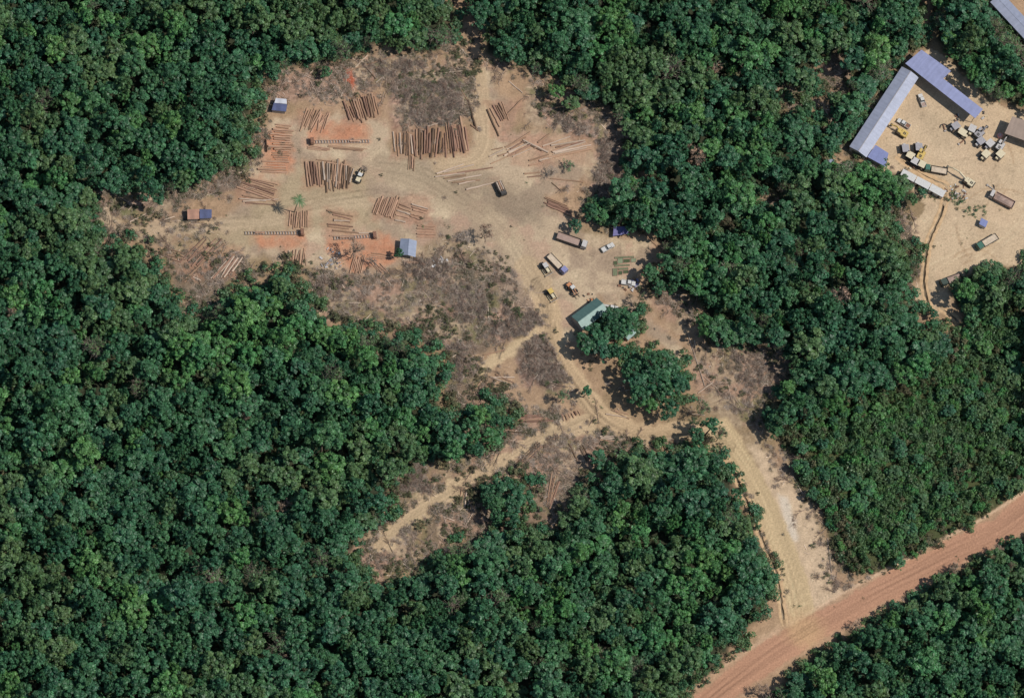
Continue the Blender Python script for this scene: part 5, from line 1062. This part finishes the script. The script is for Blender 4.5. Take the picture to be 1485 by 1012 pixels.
HEAPS = [([(745,503),(780,497),(812,540),(820,568),(790,566),(755,552)], .8), ([(575,120),(620,112),(660,130),(650,180),(610,190),(580,178)], .45), ([(705,465),(765,458),(780,475),(740,495),(705,492)], .6), ([(645,425),(690,425),(692,480),(640,478)], .4), ([(435,400),(475,405),(490,440),(450,440)], .35), ([(640,520),(668,508),(680,540),(655,560)], .6), ([(850,215),(905,200),(900,255),(860,300),(848,260)], .5), ([(570,385),(640,385),(640,415),(575,412)], .45), ([(560,695),(600,680),(610,720),(575,730)], .5), ([(525,95),(560,80),(600,95),(560,140)], .35), ([(762,150),(800,165),(860,200),(840,215),(780,185)], .4), ([(1060,520),(1110,515),(1110,560),(1060,580)], .25), ([(1140,640),(1165,660),(1160,700),(1135,680)], .6)]
P, px, py = throw(52000, (400, 1300, 70, 760), lambda a, b, x, y: np.max([w_*sstep(-5, 8, sdf(a, b, p_)+(fbm(x/4, y/4, 3, 67)-.5)*26) for p_, w_ in HEAPS], 0)*(1-bare_at(a, b)))
n = len(P); s = rng.uniform(.35, .9, n)
scatter('brush_heaps', P, rz(n), sc3(s, s*rng.uniform(.8, 1.8, n)), rng.integers(0, 3, n), HC, 'heaps of old dark brown brush pushed together in the clearing', 'brush')
# weeds
def weedf(a, b, x, y):
    w_ = .02*np.ones(a.shape)*sstep(.5, .7, fbm(x/6, y/6, 3, 71)); strip = sdf(a, b, [(1370,285),(1385,290),(1402,308),(1425,310),(1425,322),(1408,326),(1390,312),(1372,300)]); w_ = np.maximum(w_, 1.0*sstep(-4, 0, strip))
    for pl in ([(1304,262),(1325,276),(1368,296),(1366,306),(1345,300),(1304,278)], [(1262,246),(1280,252),(1296,262),(1288,270),(1262,256)], [(570,110),(640,108),(650,130),(600,140),(560,135)], [(960,430),(1010,430),(1015,480),(1000,490)], [(1030,505),(1110,500),(1130,520),(1060,525)], [(540,820),(620,800),(640,815),(560,850)], [(1230,830),(1330,800),(1400,765),(1400,775),(1330,815),(1240,850)]):
        w_ = np.maximum(w_, .75*sstep(-4, 4, sdf(a, b, pl)))
    return w_*(off_forest(a, b) > -3)
P, px, py = throw(60000, (120, 1500, -10, 900), weedf)
n = len(P); s = rng.uniform(.4, 1.3, n); idx = rng.choice([10, 11, 10, 4], n); s[idx == 4] *= .5; st_ = sdf(px, py, [(1368,283),(1385,288),(1404,306),(1428,308),(1428,324),(1408,328),(1388,314),(1370,302)]) > 0; idx[st_] = rng.choice([11, 1, 11], st_.sum()); s[st_] = rng.uniform(.6, 1.2, st_.sum())*np.where(idx[st_] == 1, .6, 1.3)
scatter('weeds', P, rz(n), sc3(s, s), idx, BC, 'patches of low green and dusty weeds on open soil', 'weeds')
# felled tops: a stem with its branches fanned out flat on the ground
def felled_tops():
    P, px, py = throw(5200, (120, 1330, -10, 900), lambda a, b, x, y: np.where(off_forest(a, b) > -4, 1, 0)*np.clip(litter_at(a, b)*.95*sstep(.36, .54, fbm(x/9, y/9, 3, 91))+.04, 0, 1)*(1-bare_at(a, b)))
    A, B, r0 = [], [], []; th = fbm(P[:, 0]/15, P[:, 1]/15, 2, 93)*9
    for k, p in enumerate(P):
        a = th[k]+rng.normal()*.5; L = rng.uniform(3, 8); d = np.array([math.cos(a), math.sin(a), 0]); q = np.array([p[0], p[1], .25]); A.append(q); B.append(q+d*L+np.array([0, 0, .2])); r0.append(.11)
        for j in range(int(L*3)):
            f = rng.uniform(.25, 1); b = a+rng.choice([-1, 1])*rng.uniform(.25, .9); s_ = q+d*L*f; l = rng.uniform(.8, 2.6)*(1.15-f*.5); e = s_+np.array([math.cos(b)*l, math.sin(b)*l, rng.uniform(0, .5)]); A.append(s_); B.append(e); r0.append(.05)
            m = (s_+e)/2; b2 = b+rng.normal()*.6; A.append(m); B.append(m+np.array([math.cos(b2), math.sin(b2), .1])*l*.6); r0.append(.035)
    r0 = np.array(r0); Q = sticks(rng, np.array(A), np.array(B), r0, r0*.45); v = np.tile(rng.uniform(.35, 1.7, len(A)), 3)
    print('tops', len(P), len(Q)); tag(link('felled_branches', quads('felled_branches', Q, [G_GREY], np.stack([v, v*.90, v*.84], 1))), 'tangled felled tree tops lying flat in the brush', 'branches', kind='stuff')
felled_tops()
# loose sticks and bark
P, px, py = throw(52000, (120, 1330, -10, 900), lambda a, b, x, y: np.where(off_forest(a, b) > -3, 1, 0)*np.clip(litter_at(a, b)*.75+.10-bare_at(a, b)*.09, 0, 1)*sstep(.25, .6, fbm(x/4, y/4, 3, 81))*(1-.93*bare_at(a, b)))
n = len(P); a = rng.uniform(0, 6.28, n); l = rng.exponential(.7, n)+.35; l = np.minimum(l, 5); A = P.copy(); A[:, 2] = rng.uniform(.05, .25, n)
Bp = A+np.stack([np.cos(a)*l, np.sin(a)*l, rng.uniform(-.02, .35, n)], 1); r0 = .03+.012*l*rng.uniform(.6, 1.8, n)
Q = sticks(rng, A, Bp, r0, r0*.6); v = np.tile(rng.uniform(.6, 2.8, n), 3); T = np.stack([v, v*.97, v*.93], 1)
tag(link('branch_litter', quads('branch_litter', Q, [G_GREY], T)), 'loose sticks, branches and bark strewn over the felled areas', 'branches', kind='stuff')
print('sticks', n)
